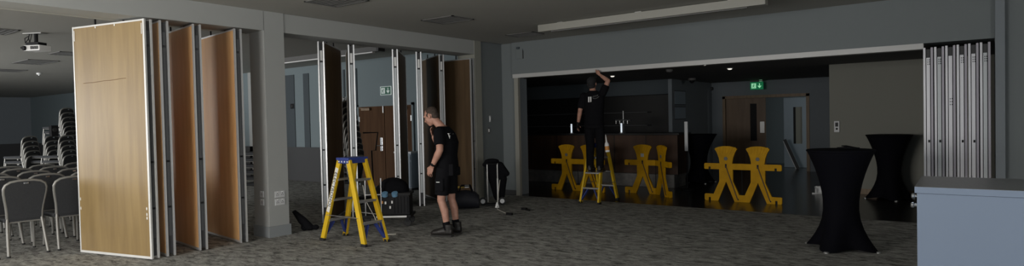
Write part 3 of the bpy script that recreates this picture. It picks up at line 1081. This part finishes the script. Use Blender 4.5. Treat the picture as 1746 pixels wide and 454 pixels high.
wt = MB()
wp = wrL - wd * .02
wt.tube([wp - wd * .013, wp + wd * .013], .034, 18)
wt.ell(wp + L1 * .03, (.022, .012, .022))
wt.build('wristwatch', 'black', t, smooth=50)
pc = MB().box(P1(-.155, .12, .93), (.07, .11, .16), Matrix((F1, L1, Vector((0, 0, 1)))).transposed(), .015)
pc.box(P1(-.165, -.02, .90), (.05, .09, .12), Matrix((F1, L1, Vector((0, 0, 1)))).transposed(), .015)
pc.build('belt_pouch', 'cloth2', t)

# ---- man on the far stepladder
C2 = Vector((-5.565, 10.155, 0))
F2, L2v = basis((-.18, .984))


def P2(f, l, z):
    return F2 * f + L2v * l + Vector((0, 0, z))


t = thing('person', 'man in black clothes on a stepladder reaching up to the bar opening', 'person', C2)
ZT = .576
hipL, hipR = P2(-.01, .10, ZT + .90), P2(-.01, -.09, ZT + .90)
knL, knR = P2(.03, .10, ZT + .50), P2(.03, -.10, ZT + .50)
anL, anR = P2(-.03, .09, ZT + .09), P2(-.03, -.10, ZT + .09)
shL, shR = P2(.0, .20, ZT + 1.43), P2(.01, -.17, ZT + 1.47)
elL, wrL = P2(-.03, .265, ZT + 1.16), P2(.02, .325, ZT + .93)
elR, wrR = P2(.06, -.26, ZT + 1.70), P2(.13, -.10, ZT + 1.81)
headc = P2(.03, .04, ZT + 1.665)
hf = (F2 * .85 + Vector((0, 0, .45))).normalized()
hu = (-F2 * .45 + Vector((0, 0, .85))).normalized()
body = MB()
body.loft([(P2(-.02, 0, ZT + .84), L2v * .15, F2 * .10), (P2(-.02, 0, ZT + .98), L2v * .16, F2 * .11), (P2(.0, 0, ZT + 1.12), L2v * .15, F2 * .11), (P2(0, 0, ZT + 1.3), L2v * .175, F2 * .115),
           (P2(0, 0, ZT + 1.42), L2v * .18, F2 * .10), (P2(.01, .01, ZT + 1.49), L2v * .11, F2 * .075), (P2(.01, .02, ZT + 1.53), L2v * .06, F2 * .06)])
body.cap(P2(0, .02, ZT + 1.47), headc - hu * .06 - hf * .02, .06, .056)
for hip, kn, an in ((hipL, knL, anL), (hipR, knR, anR)):
    body.cap(hip, kn, .085, .055)
    body.cap(kn, an, .054, .037)
    body.cap(an, an + F2 * .12 - Vector((0, 0, .045)), .036, .03)
for sh, el, wr in ((shL, elL, wrL), (shR, elR, wrR)):
    body.cap(sh, el, .054, .043)
    m_ = el.lerp(wr, .3)
    body.cap(el, m_, .041, .043)
    body.cap(m_, wr, .042, .027)
make_hand(body, wrL, (wrL - elL), -L2v, F2, .5, 1.05)
make_hand(body, wrR, Vector((0, 0, .55)) + L2v * .7 + F2 * .2, F2, Vector((0, 0, 1)), .3, 1.0)
PH, rotH = make_head(body, headc, hf, hu, L2v)
blob(body, 'body', 'skin', t, .009, 3)
hr = MB()
hr.ell(PH(-.018, 0, .045), (.104, .087, .092), rotH)
hr.ell(PH(-.05, 0, -.02), (.065, .074, .07), rotH)
hr.box(PH(.12, 0, .05), (.09, .13, .012), rotH)
blob(hr, 'cap', 'hair_d', t, .008, 2)
ts = MB()
ts.loft([(P2(-.03, 0, ZT + .88), L2v * .185, F2 * .135), (P2(-.02, 0, ZT + .98), L2v * .185, F2 * .135), (P2(.0, 0, ZT + 1.12), L2v * .182, F2 * .14), (P2(-.002, 0, ZT + 1.3), L2v * .20, F2 * .14),
         (P2(0, 0, ZT + 1.42), L2v * .20, F2 * .12), (P2(.01, .01, ZT + 1.49), L2v * .13, F2 * .09), (P2(.01, .02, ZT + 1.525), L2v * .075, F2 * .072)])
for sh, el, q in ((shL, elL, .85), (shR, elR, .62)):
    e = sh.lerp(el, q)
    ts.tube([sh.lerp(el, -.1), sh.lerp(el, .3), e], [.068, .074, .070], 16)
    ts.ell(sh, (.073,) * 3)
tso = blob(ts, 't_shirt', 'cloth', t, .01, 3)
B2 = Matrix((F2, L2v, Vector((0, 0, 1)))).transposed()
pr = MB()
for l0 in (.055, .015):
    pr.box(P2(-.128, l0, ZT + 1.36), (.02, .022, .10), B2)
pr.build('print', 'label', tso)
arc = MB()
arc.tube([P2(-.138 + .006 * abs(q - 2), -.02 - .03 * q, ZT + 1.385 - .012 * q * (4 - q) / 2 + .006 * q) for q in range(5)], .006, 6)
for q in range(4):
    arc.tube([P2(-.139, -.025 - .028 * q, ZT + 1.395 + .006 * q), P2(-.139, -.04 - .028 * q, ZT + 1.425 + .006 * q)], .005, 6)
arc.build('print', 'vent', tso)
st = MB()
st.loft([(P2(-.02, 0, ZT + .82), L2v * .17, F2 * .13), (P2(-.02, 0, ZT + .90), L2v * .178, F2 * .132), (P2(-.015, 0, ZT + 1.02), L2v * .172, F2 * .125)])
for hip, kn, an in ((hipL, knL, anL), (hipR, knR, anR)):
    st.tube([hip + Vector((0, 0, .03)), hip.lerp(kn, .5), kn, kn.lerp(an, .5), an + Vector((0, 0, -.01))], [.10, .092, .08, .075, .072], 18)
blob(st, 'trousers', 'cloth2', t, .01, 3)
b1, s1 = MB(), MB()
for an in (anL, anR):
    boot(b1, s1, Vector((an.x, an.y, ZT)) - F2 * .055, F2, .13)
bt = blob(b1, 'boots', 'boot', t, .008, 2)
s1.build('sole', 'sole', bt, smooth=40)
gl = MB()
d_ = (wrL - elL).normalized()
gl.tube([wrL - d_ * .02, wrL + d_ * .015], [.036, .034], 14)
make_hand(gl, wrL, d_, -L2v, F2, .5, 1.14)
blob(gl, 'glove', 'black', t, .006, 1)


# ================================================================== CHAIRS
def make_chair():
    """front = +y, back = -y, origin on the floor under the seat"""
    t = thing('banquet_chair', 'x', 'chair', (0, 0, 0), 0, 'x')
    MB().box((0, .02, .455), (.43, .44, .055), None, .022).build('seat', 'fabric', t, smooth=50)
    # backrest outline, hourglass: wide at the shoulders, narrow at the waist
    half = [(.180, .46), (.182, .54), (.190, .62), (.206, .72), (.218, .80), (.220, .86), (.204, .908), (.155, .942), (.083, .955), (0, .959)]
    out = half + [(-x, z) for x, z in reversed(half[:-1])]

    def yb(z):
        return -.19 - .10 * ((z - .45) / .5) ** 1.3 if z > .45 else -.19
    mb = MB()
    fr = [mb.bm.verts.new((x * .95, yb(z) + .022, .47 + (z - .47) * .975)) for x, z in out]
    bk = [mb.bm.verts.new((x * .95, yb(z) - .018, .47 + (z - .47) * .975)) for x, z in out]
    n = len(out)
    for k in range(n // 2):
        a, b_, c_, d_ = k, k + 1, n - 2 - k, n - 1 - k
        if b_ < c_:
            mb.bm.faces.new((fr[a], fr[b_], fr[c_], fr[d_]))
            mb.bm.faces.new((bk[d_], bk[c_], bk[b_], bk[a]))
        elif b_ == c_:
            mb.bm.faces.new((fr[a], fr[b_], fr[d_]))
            mb.bm.faces.new((bk[d_], bk[b_], bk[a]))
    for k in range(n):
        mb.bm.faces.new((fr[k], fr[(k + 1) % n], bk[(k + 1) % n], bk[k]))
    mb.build('backrest', 'fabric', t)
    MB().tube([(x, yb(z), z) for x, z in out], .018, 8).build('back_frame', 'leg_metal', t, smooth=60)
    MB().box((0, -.315, .925), (.05, .008, .02), None, .003).build('hand_grip', 'chrome', t)
    for s in (-1, 1):
        lg = MB().tube([(s * .178, -.19, .48), (s * .184, -.205, .40), (s * .205, -.315, .012)], .0185, 8).build('leg', 'leg_metal', t, smooth=60)
        MB().lathe([(.021, 0), (.021, .02)], 10, (s * .205, -.317, 0)).build('foot_cap', 'rubber', lg)
        lg = MB().tube([(s * .19, .21, .44), (s * .195, .225, .30), (s * .20, .245, .012)], .0165, 8).build('leg', 'leg_metal', t, smooth=60)
        MB().lathe([(.019, 0), (.019, .02)], 10, (s * .20, .245, 0)).build('foot_cap', 'rubber', lg)
    MB().tube([(-.18, .20, .425), (.18, .20, .425), (.17, -.19, .425), (-.17, -.19, .425)], .012, 6, True).build('seat_frame', 'leg_metal', t)
    return t


proto = make_chair()
used = [False]
ORD = ['first', 'second', 'third', 'fourth', 'fifth', 'sixth', 'seventh', 'eighth', 'ninth', 'tenth', 'eleventh', 'twelfth']


def put(x, y, rz, label, group, z=0.0):
    o = proto if not used[0] else copy_tree(proto)
    used[0] = True
    o.location = (x, y, z)
    o.rotation_euler = (0, 0, rz)
    o['label'] = label
    o['group'] = group
    return o


RZ = R(90)
rows = [(-9.96, 2.63, 3), (-10.92, 2.62, 4), (-11.88, 2.75, 4), (-12.84, 2.78, 5), (-13.8, 2.9, 5)]
for r, (x, y0, n) in enumerate(rows):
    for k in range(n):
        y = y0 - .52 + k * .52
        put(x, y, RZ + R(random.uniform(-2, 2)), 'black banquet chair in the %s row, %s from the left edge' % (ORD[r] if r else 'nearest', ORD[k]), 'banquet chairs set out in rows')
STK = [(-18.9, 5.10, 5, 'farthest left low stack'), (-18.55, 5.46, 5, 'middle low stack'), (-18.1, 5.62, 5, 'low stack nearest the tall ones'),
       (-19.06, 6.07, 11, 'tall stack left of its twin'), (-18.92, 6.62, 11, 'tall stack at the pale panel edge'),
       (-11.05, 6.70, 6, 'stack beside the column gap'), (-9.75, 7.75, 10, 'stack behind the near stepladder')]
LEAN = 0.022
for sx, sy, n, nm in STK:
    rz = R(124) if sx < -15 else R(105)
    d = Vector((-math.sin(rz), math.cos(rz)))
    for k in range(n):
        put(sx + d.x * LEAN * k, sy + d.y * LEAN * k, rz, 'black banquet chair, %s from bottom in the %s' % (ORD[k], nm), 'stacked banquet chairs', k * .119)
t = thing('speaker_box', 'small dark box standing on top of the low chair stack', 'box', (-18.05, 5.62, 1.43))
MB().box((-.2, -.06, .135), (.16, .15, .27), None, .01).build('cabinet', 'black', t)
MB().lathe([(.05, 0), (.045, .01)], 14, (-.12, -.06, .16), Matrix.Rotation(R(90), 3, 'Y')).build('grille', 'rubber', t)

# chair trolley behind the panels
t = thing('chair_trolley', 'dark tubular chair trolley beside the stack behind the stepladder', 'trolley', (-9.35, 8.05, 0), R(36))
MB().tube([(-.16, 0, 1.40), (.13, 0, 1.40), (.08, 0, 1.05), (-.0, 0, 1.05), (.02, 0, .16)], .014).build('handle', 'black', t)
MB().bb(-.25, .2, -.2, .2, .12, .16).build('base', 'black', t)
for sx in (-.2, .15):
    for sy in (-.17, .17):
        MB().lathe([(.05, -.015), (.055, 0), (.05, .015)], 14, (sx, sy, .055), Matrix.Rotation(R(90), 3, 'X')).build('wheel', 'rubber', t)

t = thing('cabinet', 'low pale grey cabinet in front of the double doors', 'cabinet', (-10.62, 10.05, 0))
MB().bb(-.24, .30, 0, .26, .05, .86, .006).build('body', 'pale', t)
MB().bb(-.26, .32, -.02, .27, .86, .90, .005).build('top', 'plate', t)
MB().bb(-.22, .28, -.018, .0, .70, .83, .004).build('drawer', 'pale', t)
MB().bb(-.22, .28, -.018, .0, .07, .68, .004).build('door', 'pale', t)
MB().bb(-.22, .28, .02, .24, 0, .05).build('plinth', 'dado', t)


# ================================================================== THINGS ON THE FLOOR
# platform dolly with tool box
t = thing('platform_dolly', 'black platform dolly on castors carrying a tool box', 'dolly', (-7.25, 6.50, 0), R(36))
MB().bb(-.42, .42, -.22, .24, .14, .18, .01).build('platform', 'black', t)
MB().bb(-.1, .36, -.245, -.222, .15, .175).build('edge_rail', 'alu_w', t)
for sx in (-.34, .36):
    for sy in (-.17, .17):
        c = MB().lathe([(.055, -.016), (.06, 0), (.055, .016)], 18, (sx, sy, .062), Matrix.Rotation(R(90), 3, 'X')).build('castor', 'rubber', t, smooth=40)
        MB().bb(sx - .03, sx + .03, sy - .022, sy + .022, .075, .14).build('fork', 'black', c)
hd = MB()
hd.tube([(-.27, -.2, .17), (-.27, -.2, .75)], .012).tube([(-.03, -.2, .17), (-.03, -.2, .75)], .012)
hd.bar((-.27, -.2, .50), (-.03, -.2, .50), .03, .012)
hd.build('handle_frame', 'chrome', t)
t = thing('tool_box', 'open black tool box on the dolly with ribbed sides', 'tool box', (-7.10, 6.56, .18), R(36))
bx = MB()
bx.bb(-.22, .24, -.15, .17, 0, .32, .012)
for k in range(5):
    bx.bb(.0 + k * .05, .015 + k * .05, -.162, -.15, .03, .28)
bx.build('crate', 'black', t)
MB().bb(-.24, .26, -.17, .19, .30, .335, .008).build('rim', 'rubber', t)
lt = MB().ell((-.04, .05, .36), (.25, .16, .20))
lt.ell((-.20, .02, .30), (.14, .14, .16))
lt.build('lid_bag', 'cloth', t, smooth=60)
for x, z, m_ in ((-.17, .20, 'orange'), (-.12, .19, 'label'), (-.02, .2, 'steel'), (-.05, .12, 'label')):
    MB().bb(x - .012, x + .012, -.168, -.15, z - .02, z + .02).build('tool', m_, t)
for k, x in enumerate((-.13, .02)):
    r_ = MB()
    r_.lathe([(.03, -.03), (.048, -.026), (.048, .026), (.03, .03)], 20, (0, 0, 0), Matrix.Rotation(R(28), 3, 'X'))
    o = r_.build('tape_roll', 'cyan', smooth=40)
    o.location = (-7.10 + x * .81 + .095, 6.56 + x * .59 - .125, .50)
    o.rotation_euler.z = R(36)
    tag(o, ['pale blue tape roll on the tool box, left of the pair', 'pale blue tape roll on the tool box, right of the pair'][k], 'tape roll', 'blue tape rolls on the tool box')
cb = MB().tube([(-7.28, 6.08, .66), (-7.12, 5.99, .45), (-6.92, 5.98, .22), (-6.75, 5.92, .05), (-6.62, 5.9, .008), (-6.5, 6.0, .008)], .006, 6)
tag(cb.build('cable', 'cordw', smooth=60), 'thin pale cable trailing from the tool box to the carpet', 'cable')

# tool bag behind the man's legs
t = thing('tool_bag', 'dark navy holdall behind the legs of the standing man', 'bag', (-7.27, 8.42, 0), R(36))
bg_ = MB()
bg_.loft([((-.24, 0, .13), (0, .12, 0), (0, 0, .115)), ((-.17, 0, .16), (0, .16, 0), (0, 0, .165)), ((.0, 0, .175), (0, .17, 0), (0, 0, .17)), ((.17, 0, .16), (0, .15, 0), (0, 0, .15)), ((.24, 0, .13), (0, .12, 0), (0, 0, .115))], 20)
bg_.build('body', 'navy', t, smooth=50)
for y in (-.08, .08):
    MB().tube([(-.12, y, .31), (-.08, y, .42), (.08, y, .42), (.12, y, .31)], .012).build('handle', 'cloth', t)
t = thing('spirit_lamp', 'brass-yellow tool lying on top of the navy holdall', 'tool', (-7.36, 8.33, .355), R(40))
MB().tube([(-.12, 0, .03), (.1, 0, .045)], [.03, .016], 10).build('handle', 'gold', t)
MB().box((.15, 0, .05), (.08, .03, .05), None, .008).build('head', 'steel', t)

# folding hand truck with jacket
t = thing('hand_truck', 'folding hand truck with two pale tubes by the end pier', 'hand truck', (-7.10, 9.0, 0), R(36))
for x in (-.10, .09):
    MB().tube([(x, 0, .06), (x, .03, .5)], .016).build('lower_tube', 'steel' if x < 0 else 'alu_w', t)
    MB().tube([(x, .03, .5), (x, .04, .78)], .011).build('upper_tube', 'alu_w', t)
MB().tube([(-.10, .04, .77), (.09, .04, .77)], .014).build('grip', 'black', t)
MB().bb(-.14, .14, -.16, .02, .03, .045).build('toe_plate', 'black', t)
for x in (-.19, .17):
    w_ = MB().lathe([(.05, -.02), (.075, -.018), (.075, .018), (.05, .02)], 20, (x, .0, .076), Matrix.Rotation(R(80), 3, 'X')).build('wheel', 'rubber', t, smooth=40)
    MB().lathe([(.02, -.026), (.042, -.024), (.042, .024), (.02, .026)], 16, (x, 0, .076), Matrix.Rotation(R(80), 3, 'X')).build('hub', 'plate', w_, smooth=40)
j = MB()
j.loft([((-.02, .09, .83), (.10, 0, 0), (0, .05, 0)), ((.0, .10, .77), (.16, 0, 0), (0, .06, 0)), ((.05, .12, .64), (.19, 0, 0), (0, .07, 0)), ((.09, .12, .48), (.18, 0, 0), (0, .07, 0)),
        ((.10, .12, .30), (.14, 0, 0), (0, .06, 0)), ((.11, .12, .14), (.11, 0, 0), (0, .05, 0)), ((.10, .12, .08), (.07, 0, 0), (0, .04, 0))], 22)
j.cap((.14, .11, .74), (.27, .10, .58), .07, .05)
j.cap((.20, .10, .60), (.17, .10, .46), .05, .04)
j.cap((-.06, .06, .83), (-.16, .05, .76), .04, .035)
j.ell((-.01, .06, .83), (.14, .075, .045))
jt = thing('jacket', 'black jacket draped over the folding hand truck', 'jacket', (-7.10, 9.0, 0), R(36))
blob(j, 'body', 'cloth', jt, .014, 3)
cb = MB().tube([(-6.93, 9.0, .48), (-6.84, 8.86, .42), (-6.78, 8.72, .12)], .007, 6)
cb.tube([(-6.76, 8.68, .06), (-6.68, 8.58, .012), (-6.45, 8.42, .010), (-6.2, 8.24, .010)], .006, 6)
ct = thing('extension_cord', 'pale extension cord hanging from the hand truck onto the carpet', 'cord')
cb.build('cord', 'cordw', ct, smooth=60)
MB().lathe([(.04, 0), (.034, .03), (.012, .10)], 12, (-6.765, 8.69, .02)).build('plug', 'white', ct, smooth=40)
MB().box((-6.13, 8.20, .022), (.12, .05, .04), None, .01).build('socket', 'black', ct)
cl = MB().box((0, 0, .02), (.10, .06, .04), None, .01)
cl.box((.10, -.04, .012), (.14, .03, .022), Matrix.Rotation(R(-25), 3, 'Z'), .005)
tag(cl.build('clamp', 'black', loc=(-6.25, 8.80, 0)), 'small black clamp lying alone on the carpet', 'clamp')

# black fabric strap leaning on the column
t = thing('leaning_bag', 'long flat black bag leaning on the column near the sockets', 'bag', (-7.90, 5.57, 0), R(36))
t.scale = (.78, .78, .72)
lb = MB()
lb.loft([((-.30, 0, .42), (.03, 0, .02), (0, .05, 0)), ((-.14, 0, .22), (.07, 0, .05), (0, .06, 0)), ((.0, 0, .06), (.07, 0, .05), (0, .06, 0)), ((.05, 0, .045), (.04, 0, .03), (0, .05, 0))], 16)
lb.ell((.0, 0, .045), (.08, .05, .04))
lb.ell((.12, 0, .07), (.06, .045, .055))
lb.ell((-.1, 0, .08), (.07, .05, .08))
blob(lb, 'body', 'cloth', t, .01, 2)


# ================================================================== CEILING AND WALL FITTINGS
def vent(label, x0, x1, y0, y1, z=HC):
    t = thing('ceiling_vent', label, 'ceiling vent', ((x0 + x1) / 2, (y0 + y1) / 2, z), 0, 'flush ceiling vents')
    w, d = (x1 - x0) / 2, (y1 - y0) / 2
    f = MB()
    f.bb(-w, w, -d, -d + .03, -.012, .0).bb(-w, w, d - .03, d, -.012, .0).bb(-w, -w + .03, -d, d, -.012, .0).bb(w - .03, w, -d, d, -.012, .0)
    f.build('frame', 'vent', t)
    g = MB().bb(-w + .03, w - .03, -d + .03, d - .03, -.006, -.001)
    for k in range(6):
        yy = -d + .08 + k * (2 * d - .16) / 5
        g.bb(-w + .04, w - .04, yy - .006, yy + .006, -.010, -.006)
    g.build('grille', 'vent', t)


vent('dark square ceiling vent above the standing man', -6.91, -6.24, 7.02, 7.53)
vent('square ceiling vent cut by the top edge above the column', -6.93, -6.26, 4.90, 5.42)
vent('dim ceiling vent beside the left end of the projector screen', -6.98, -6.35, 9.33, 9.72)
vent('pale-framed ceiling vent at the top left corner', -12.87, -12.12, 2.72, 3.30)
vent('thin dark ceiling vent right of the ceiling projector', -15.6, -14.9, 4.7, 5.25)
vent('long dark ceiling vent below the ceiling projector', -18.2, -17.0, 4.75, 5.35)
vent('dim ceiling vent at the far left edge', -20.9, -20.1, 4.9, 5.6)

t = thing('smoke_detector', 'small white smoke detector on the left room ceiling', 'smoke detector', (-21.0, 6.1, HC))
MB().lathe([(.06, 0), (.06, -.03), (.04, -.05), (.02, -.055)], 18).build('base', 'white', t, smooth=40)
MB().lathe([(.014, -.054), (.012, -.066)], 12).build('sensor', 'chrome', t)
pr_ = thing('smoke_detector', 'dim dome detector on the bar ceiling left of the pair of downlights', 'smoke detector', (-4.85, 12.05, 2.55))
MB().lathe([(.07, 0), (.07, -.03), (.05, -.055), (.02, -.06)], 18).build('base', 'vent', pr_, smooth=40)
MB().lathe([(.014, -.058), (.012, -.07)], 12).build('sensor', 'black', pr_)
cm = thing('dome_camera', 'dark dome camera on the bar ceiling near the lit exit sign', 'camera', (-5.6, 15.4, 2.55))
MB().lathe([(.10, 0), (.10, -.05), (.085, -.06)], 18).build('housing', 'vent', cm, smooth=40)
MB().ell((0, 0, -.06), (.07, .07, .07)).build('dome', 'black', cm, smooth=60)
for i, (x, y) in enumerate(((-6.46, 11.18), (-6.5, 12.76), (-3.87, 11.32), (-3.87, 12.83))):
    t = thing('downlight', ['lit downlight nearest the reaching man, left of his head', 'lit downlight right of the raised arm of the reaching man', 'lit downlight in the bar ceiling, left of the exit sign and nearer',
                            'lit downlight in the bar ceiling just left of the green exit sign'][i], 'downlight', (x, y, 2.55), 0, 'downlights in the bar ceiling')
    MB().lathe([(.062, 0), (.062, -.006), (.045, -.010)], 20).build('rim', 'white', t, smooth=40)
    MB().lathe([(.044, -.008), (.040, -.024), (.02, -.030)], 18).build('lens', 'lamp', t, smooth=40)

# projector hung from the left room ceiling
t = thing('projector', 'white projector on a black ceiling mount with looped cables', 'projector', (-12.36, 3.56, HC), R(28))
t.scale = (.66, .66, .80)
MB().bb(-.26, .26, -.10, .10, -.02, 0, .004).build('ceiling_plate', 'steel', t)
MB().tube([(0.02, 0, -.01), (.02, 0, -.22)], .045, 12).build('pole', 'black', t)
MB().bb(-.16, .20, -.12, .12, -.26, -.20, .01).build('bracket', 'black', t)
pb = MB().box((.05, 0, -.32), (.46, .34, .115), None, .02).build('body', 'white', t)
gr = MB()
for k in range(7):
    gr.bb(.03 + k * .032, .05 + k * .032, -.176, -.168, -.35, -.285)
gr.build('grille', 'black', pb)
MB().lathe([(.045, 0), (.05, .03), (.04, .05)], 18, (-.13, -.17, -.325), Matrix.Rotation(R(90), 3, 'X')).build('lens', 'black', pb, smooth=40)
MB().bar((-.36, -.05, -.30), (.0, -.05, -.21), .05, .03).build('arm', 'black', t)
cb = MB()
cb.tube([(-.16, 0, -.01), (-.18, -.02, -.12), (-.26, -.03, -.2), (-.30, 0, -.1), (-.22, .02, -.06), (-.17, 0, -.18), (-.1, 0, -.26)], .010, 6)
cb.tube([(-.10, 0, -.01), (-.11, -.02, -.12), (-.14, -.05, -.25)], .009, 6)
cb.build('cable', 'black', t, smooth=60)

# projector screens in their ceiling housings
t = thing('projector_screen', 'long cream projector screen case on the ceiling above the bar opening', 'projector screen', (-4.0, 8.78, HC))
MB().bb(-1.83, 1.85, -.06, .08, -.125, -.008, .006).build('case', 'cream', t)
MB().bb(-1.6, 1.6, -.01, .03, -.14, -.124).build('bottom_bar', 'vent', t)
mb = MB()
for x in (-1.4, 0, 1.4):
    mb.bb(x - .05, x + .05, -.05, .07, -.01, 0)
mb.build('bracket', 'steel', t)
t = thing('projector_screen', 'grey projector screen case on the left room ceiling behind the panels', 'projector screen', (-11.2, 8.75, HC))
MB().bb(-3.1, 1.35, -.07, .09, -.115, -.004, .006).build('case', 'vent', t)
MB().bb(1.35, 1.42, -.08, .10, -.12, -.002).build('end_cap', 'dado', t)
MB().bb(-2.9, 1.2, -.05, .03, -.135, -.114).build('bottom_bar', 'white', t)

# exit signs


def exit_sign(label, loc, w, h, green, white, hang=0.0):
    t = thing('exit_sign', label, 'exit sign', loc, 0, 'green exit signs')
    MB().bb(-w / 2, w / 2, -.02, .0, -h / 2, h / 2, .004).build('panel', white if not hang else green, t)
    p = MB()
    if hang:
        pass
    q = .88
    MB().bb(-w * q / 2, w * q / 2, -.024, -.018, -h * q / 2, h * q / 2).build('face', green, t)
    y = -.027
    s = h
    pic = MB()
    # running figure in a doorway
    cx = -w * .22
    pic.bb(cx - .30 * s, cx + .30 * s, y, y + .004, -.33 * s, .33 * s)
    pic.build('pictogram', white, t)
    m_ = MB()
    m_.lathe([(.06 * s, 0), (.06 * s, .003)], 12, (cx + .02 * s, y - .001, .2 * s), Matrix.Rotation(R(90), 3, 'X'))
    yy = y - .002
    for a, b_, wd_ in (((0, .12), (-.04, -.05), .09), ((-.04, -.05), (.07, -.14), .06), ((.07, -.14), (.05, -.27), .05), ((-.04, -.05), (-.12, -.16), .06), ((-.12, -.16), (-.2, -.2), .05),
                       ((.01, .1), (.12, .05), .045), ((.12, .05), (.17, .1), .04), ((0, .1), (-.12, .05), .045), ((-.12, .05), (-.15, -.04), .04)):
        m_.bar((cx + a[0] * s, yy, a[1] * s), (cx + b_[0] * s, yy, b_[1] * s), wd_ * s, .003, up=(0, 1, 0))
    m_.build('running_figure', green, t)
    ar = MB()
    ax = w * .22
    ar.bb(ax - .055 * s, ax + .055 * s, y, y + .004, -.12 * s, .32 * s)
    ar.prism([(ax - .26 * s, -.02 * s), (ax - .14 * s, -.02 * s + .04 * s), (ax, -.12 * s), (ax + .14 * s, .02 * s), (ax + .26 * s, -.02 * s), (ax, -.33 * s)], y, y + .004)
    ar.build('arrow', white, t)
    if hang:
        MB().bb(w * .2, w * .42, -.02, 0, h / 2 + .015, h / 2 + .055).build('lamp', white, t)
        MB().bb(-w / 2, w / 2, -.03, .03, hang - .03, hang).build('ceiling_rail', 'vent', t)
        for x in (-w * .4, w * .4):
            MB().tube([(x, -.01, h / 2), (x, -.01, hang)], .004, 6).build('wire', 'vent', t)
    return t


exit_sign('lit green exit sign hanging above the bar doors', (-4.69, 18.0, 2.39), .35, .21, 'green', 'exit_w', .155)
exit_sign('green and white exit sign over the double doors in the left room', (-11.48, 10.40, 2.375), .40, .215, 'green2', 'exit_w2')


def plate(name, label, cat, loc, rz, w, h, sockets=0, material='plate', group=None):
    t = thing(name, label, cat, loc, rz, group)
    MB().bb(-w / 2, w / 2, -.010, 0, -h / 2, h / 2, .003).build('plate', material, t)
    if sockets:
        for k in range(sockets):
            cx = 0 if sockets == 1 else (-.25 + .5 * k) * w
            hl = MB()
            for (dx, dz, ww, hh) in ((0, .018, .008, .016), (-.012, -.008, .012, .008), (.012, -.008, .012, .008)):
                hl.bb(cx + dx - ww / 2, cx + dx + ww / 2, -.0115, -.009, dz - hh / 2, dz + hh / 2)
            hl.build('pin_hole', 'hole', t)
            MB().bb(cx - .010, cx + .010, -.016, -.009, h * .28, h * .44).build('rocker', 'white', t)
    else:
        MB().bb(-w * .22, w * .22, -.018, -.009, -h * .26, h * .26, .002).build('rocker', 'white' if material != 'black' else 'hole', t)
    return t


RL = R(90)
plate('wall_socket', 'upper double wall socket on the column face', 'socket', (XL, 5.095, .60), RL, .155, .09, 2, group='sockets on the column')
plate('wall_socket', 'lower double wall socket on the column face', 'socket', (XL, 5.095, .49), RL, .155, .09, 2, group='sockets on the column')
plate('wall_socket', 'upper wall socket on the shaded side of the column', 'socket', (-8.08, 4.925, .61), 0, .088, .09, 1, group='sockets on the column')
plate('wall_socket', 'lower wall socket on the shaded side of the column', 'socket', (-8.08, 4.925, .495), 0, .088, .09, 1, group='sockets on the column')
plate('light_switch', 'narrow pale light switch above the jacket, upper of the two', 'switch', (XL - .03, 10.02, 1.62), RL, .05, .13)
plate('light_switch', 'dim grey light switch above the jacket, lower of the two', 'switch', (XL - .03, 9.97, 1.38), RL, .08, .12, 0, 'vent')
plate('light_switch', 'small black control box on the blue-grey wall right of the column', 'control box', (-15.38, 10.39, 2.11), 0, .16, .14, 0, 'black')
t = thing('intercom', 'grey wall intercom on the pale wall behind the cocktail tables', 'intercom', (-2.04, YW, 1.315))
MB().bb(-.048, .048, -.03, 0, -.11, .11, .004).build('housing', 'plate', t)
MB().bb(-.026, .026, -.034, -.03, .0, .08).build('screen', 'dado', t)
MB().lathe([(.02, 0), (.017, .012)], 14, (0, -.03, -.045), Matrix.Rotation(R(90), 3, 'X')).build('button', 'black', t)
t = thing('wall_box', 'small grey junction box high on the wall at the left of the bar opening', 'wall box', (-7.42, YF, 2.97))
MB().bb(-.085, .085, -.03, 0, -.12, .08, .004).build('cover', 'wall_grey', t)
MB().bb(-.07, .0, -.032, -.0, .085, .13, .003).build('knockout', 'wall_stripe', t)
MB().bb(.085, .092, -.03, 0, -.12, .05).build('seam', 'dado', t)
t = thing('wall_heater', 'dark curved wall unit high on the wall left of the bar doors', 'wall unit', (-6.3, YD - .0, 2.34))
MB().loft([((-.30, -.06, -.02), (0, .05, 0), (0, 0, .05)), ((0, -.07, .03), (0, .06, 0), (0, 0, .06)), ((.30, -.06, .04), (0, .05, 0), (0, 0, .05))], 14).build('cover', 'dado', t, smooth=50)
MB().bb(-.25, .25, -.05, 0, -.13, -.10).build('bracket', 'vent', t)
t = thing('wall_light', 'small white dome wall light above the stacked chairs behind the stepladder', 'wall light', (-13.13, YF, 2.235))
MB().bb(-.09, .09, -.02, 0, -.05, .05, .006).build('back_plate', 'plate', t)
MB().ell((0, -.06, 0), (.09, .06, .045)).build('dome', 'white', t, smooth=60)
# pale boards on the return wall by the bar end
for i, (z0, z1) in enumerate(((1.88, 2.26), (1.50, 1.84))):
    t = thing('notice_board', ['upper pale notice board on the wall end beside the bar', 'lower pale notice board on the wall end beside the bar'][i], 'notice board', (-6.06, 15.72, (z0 + z1) / 2), RL, 'notice boards by the bar')
    h = (z1 - z0) / 2
    MB().bb(-.4, .4, -.016, 0, -h, h).build('frame', 'dado', t)
    MB().bb(-.38, .38, -.02, -.012, -h + .02, h - .02).build('board', 'pale', t)
t = thing('leaning_board', 'dark plank leaning in the corridor doorway behind the bar', 'plank', (-4.10, 19.0, 0))
MB().bar((-.10, 0, .84), (.26, .0, .0), .085, .03, up=(0, 1, 0)).build('plank', 'dado', t)
MB().bar((-.135, -.0, .80), (.20, .0, .0), .02, .034, up=(0, 1, 0)).build('edge', 'plate', t)
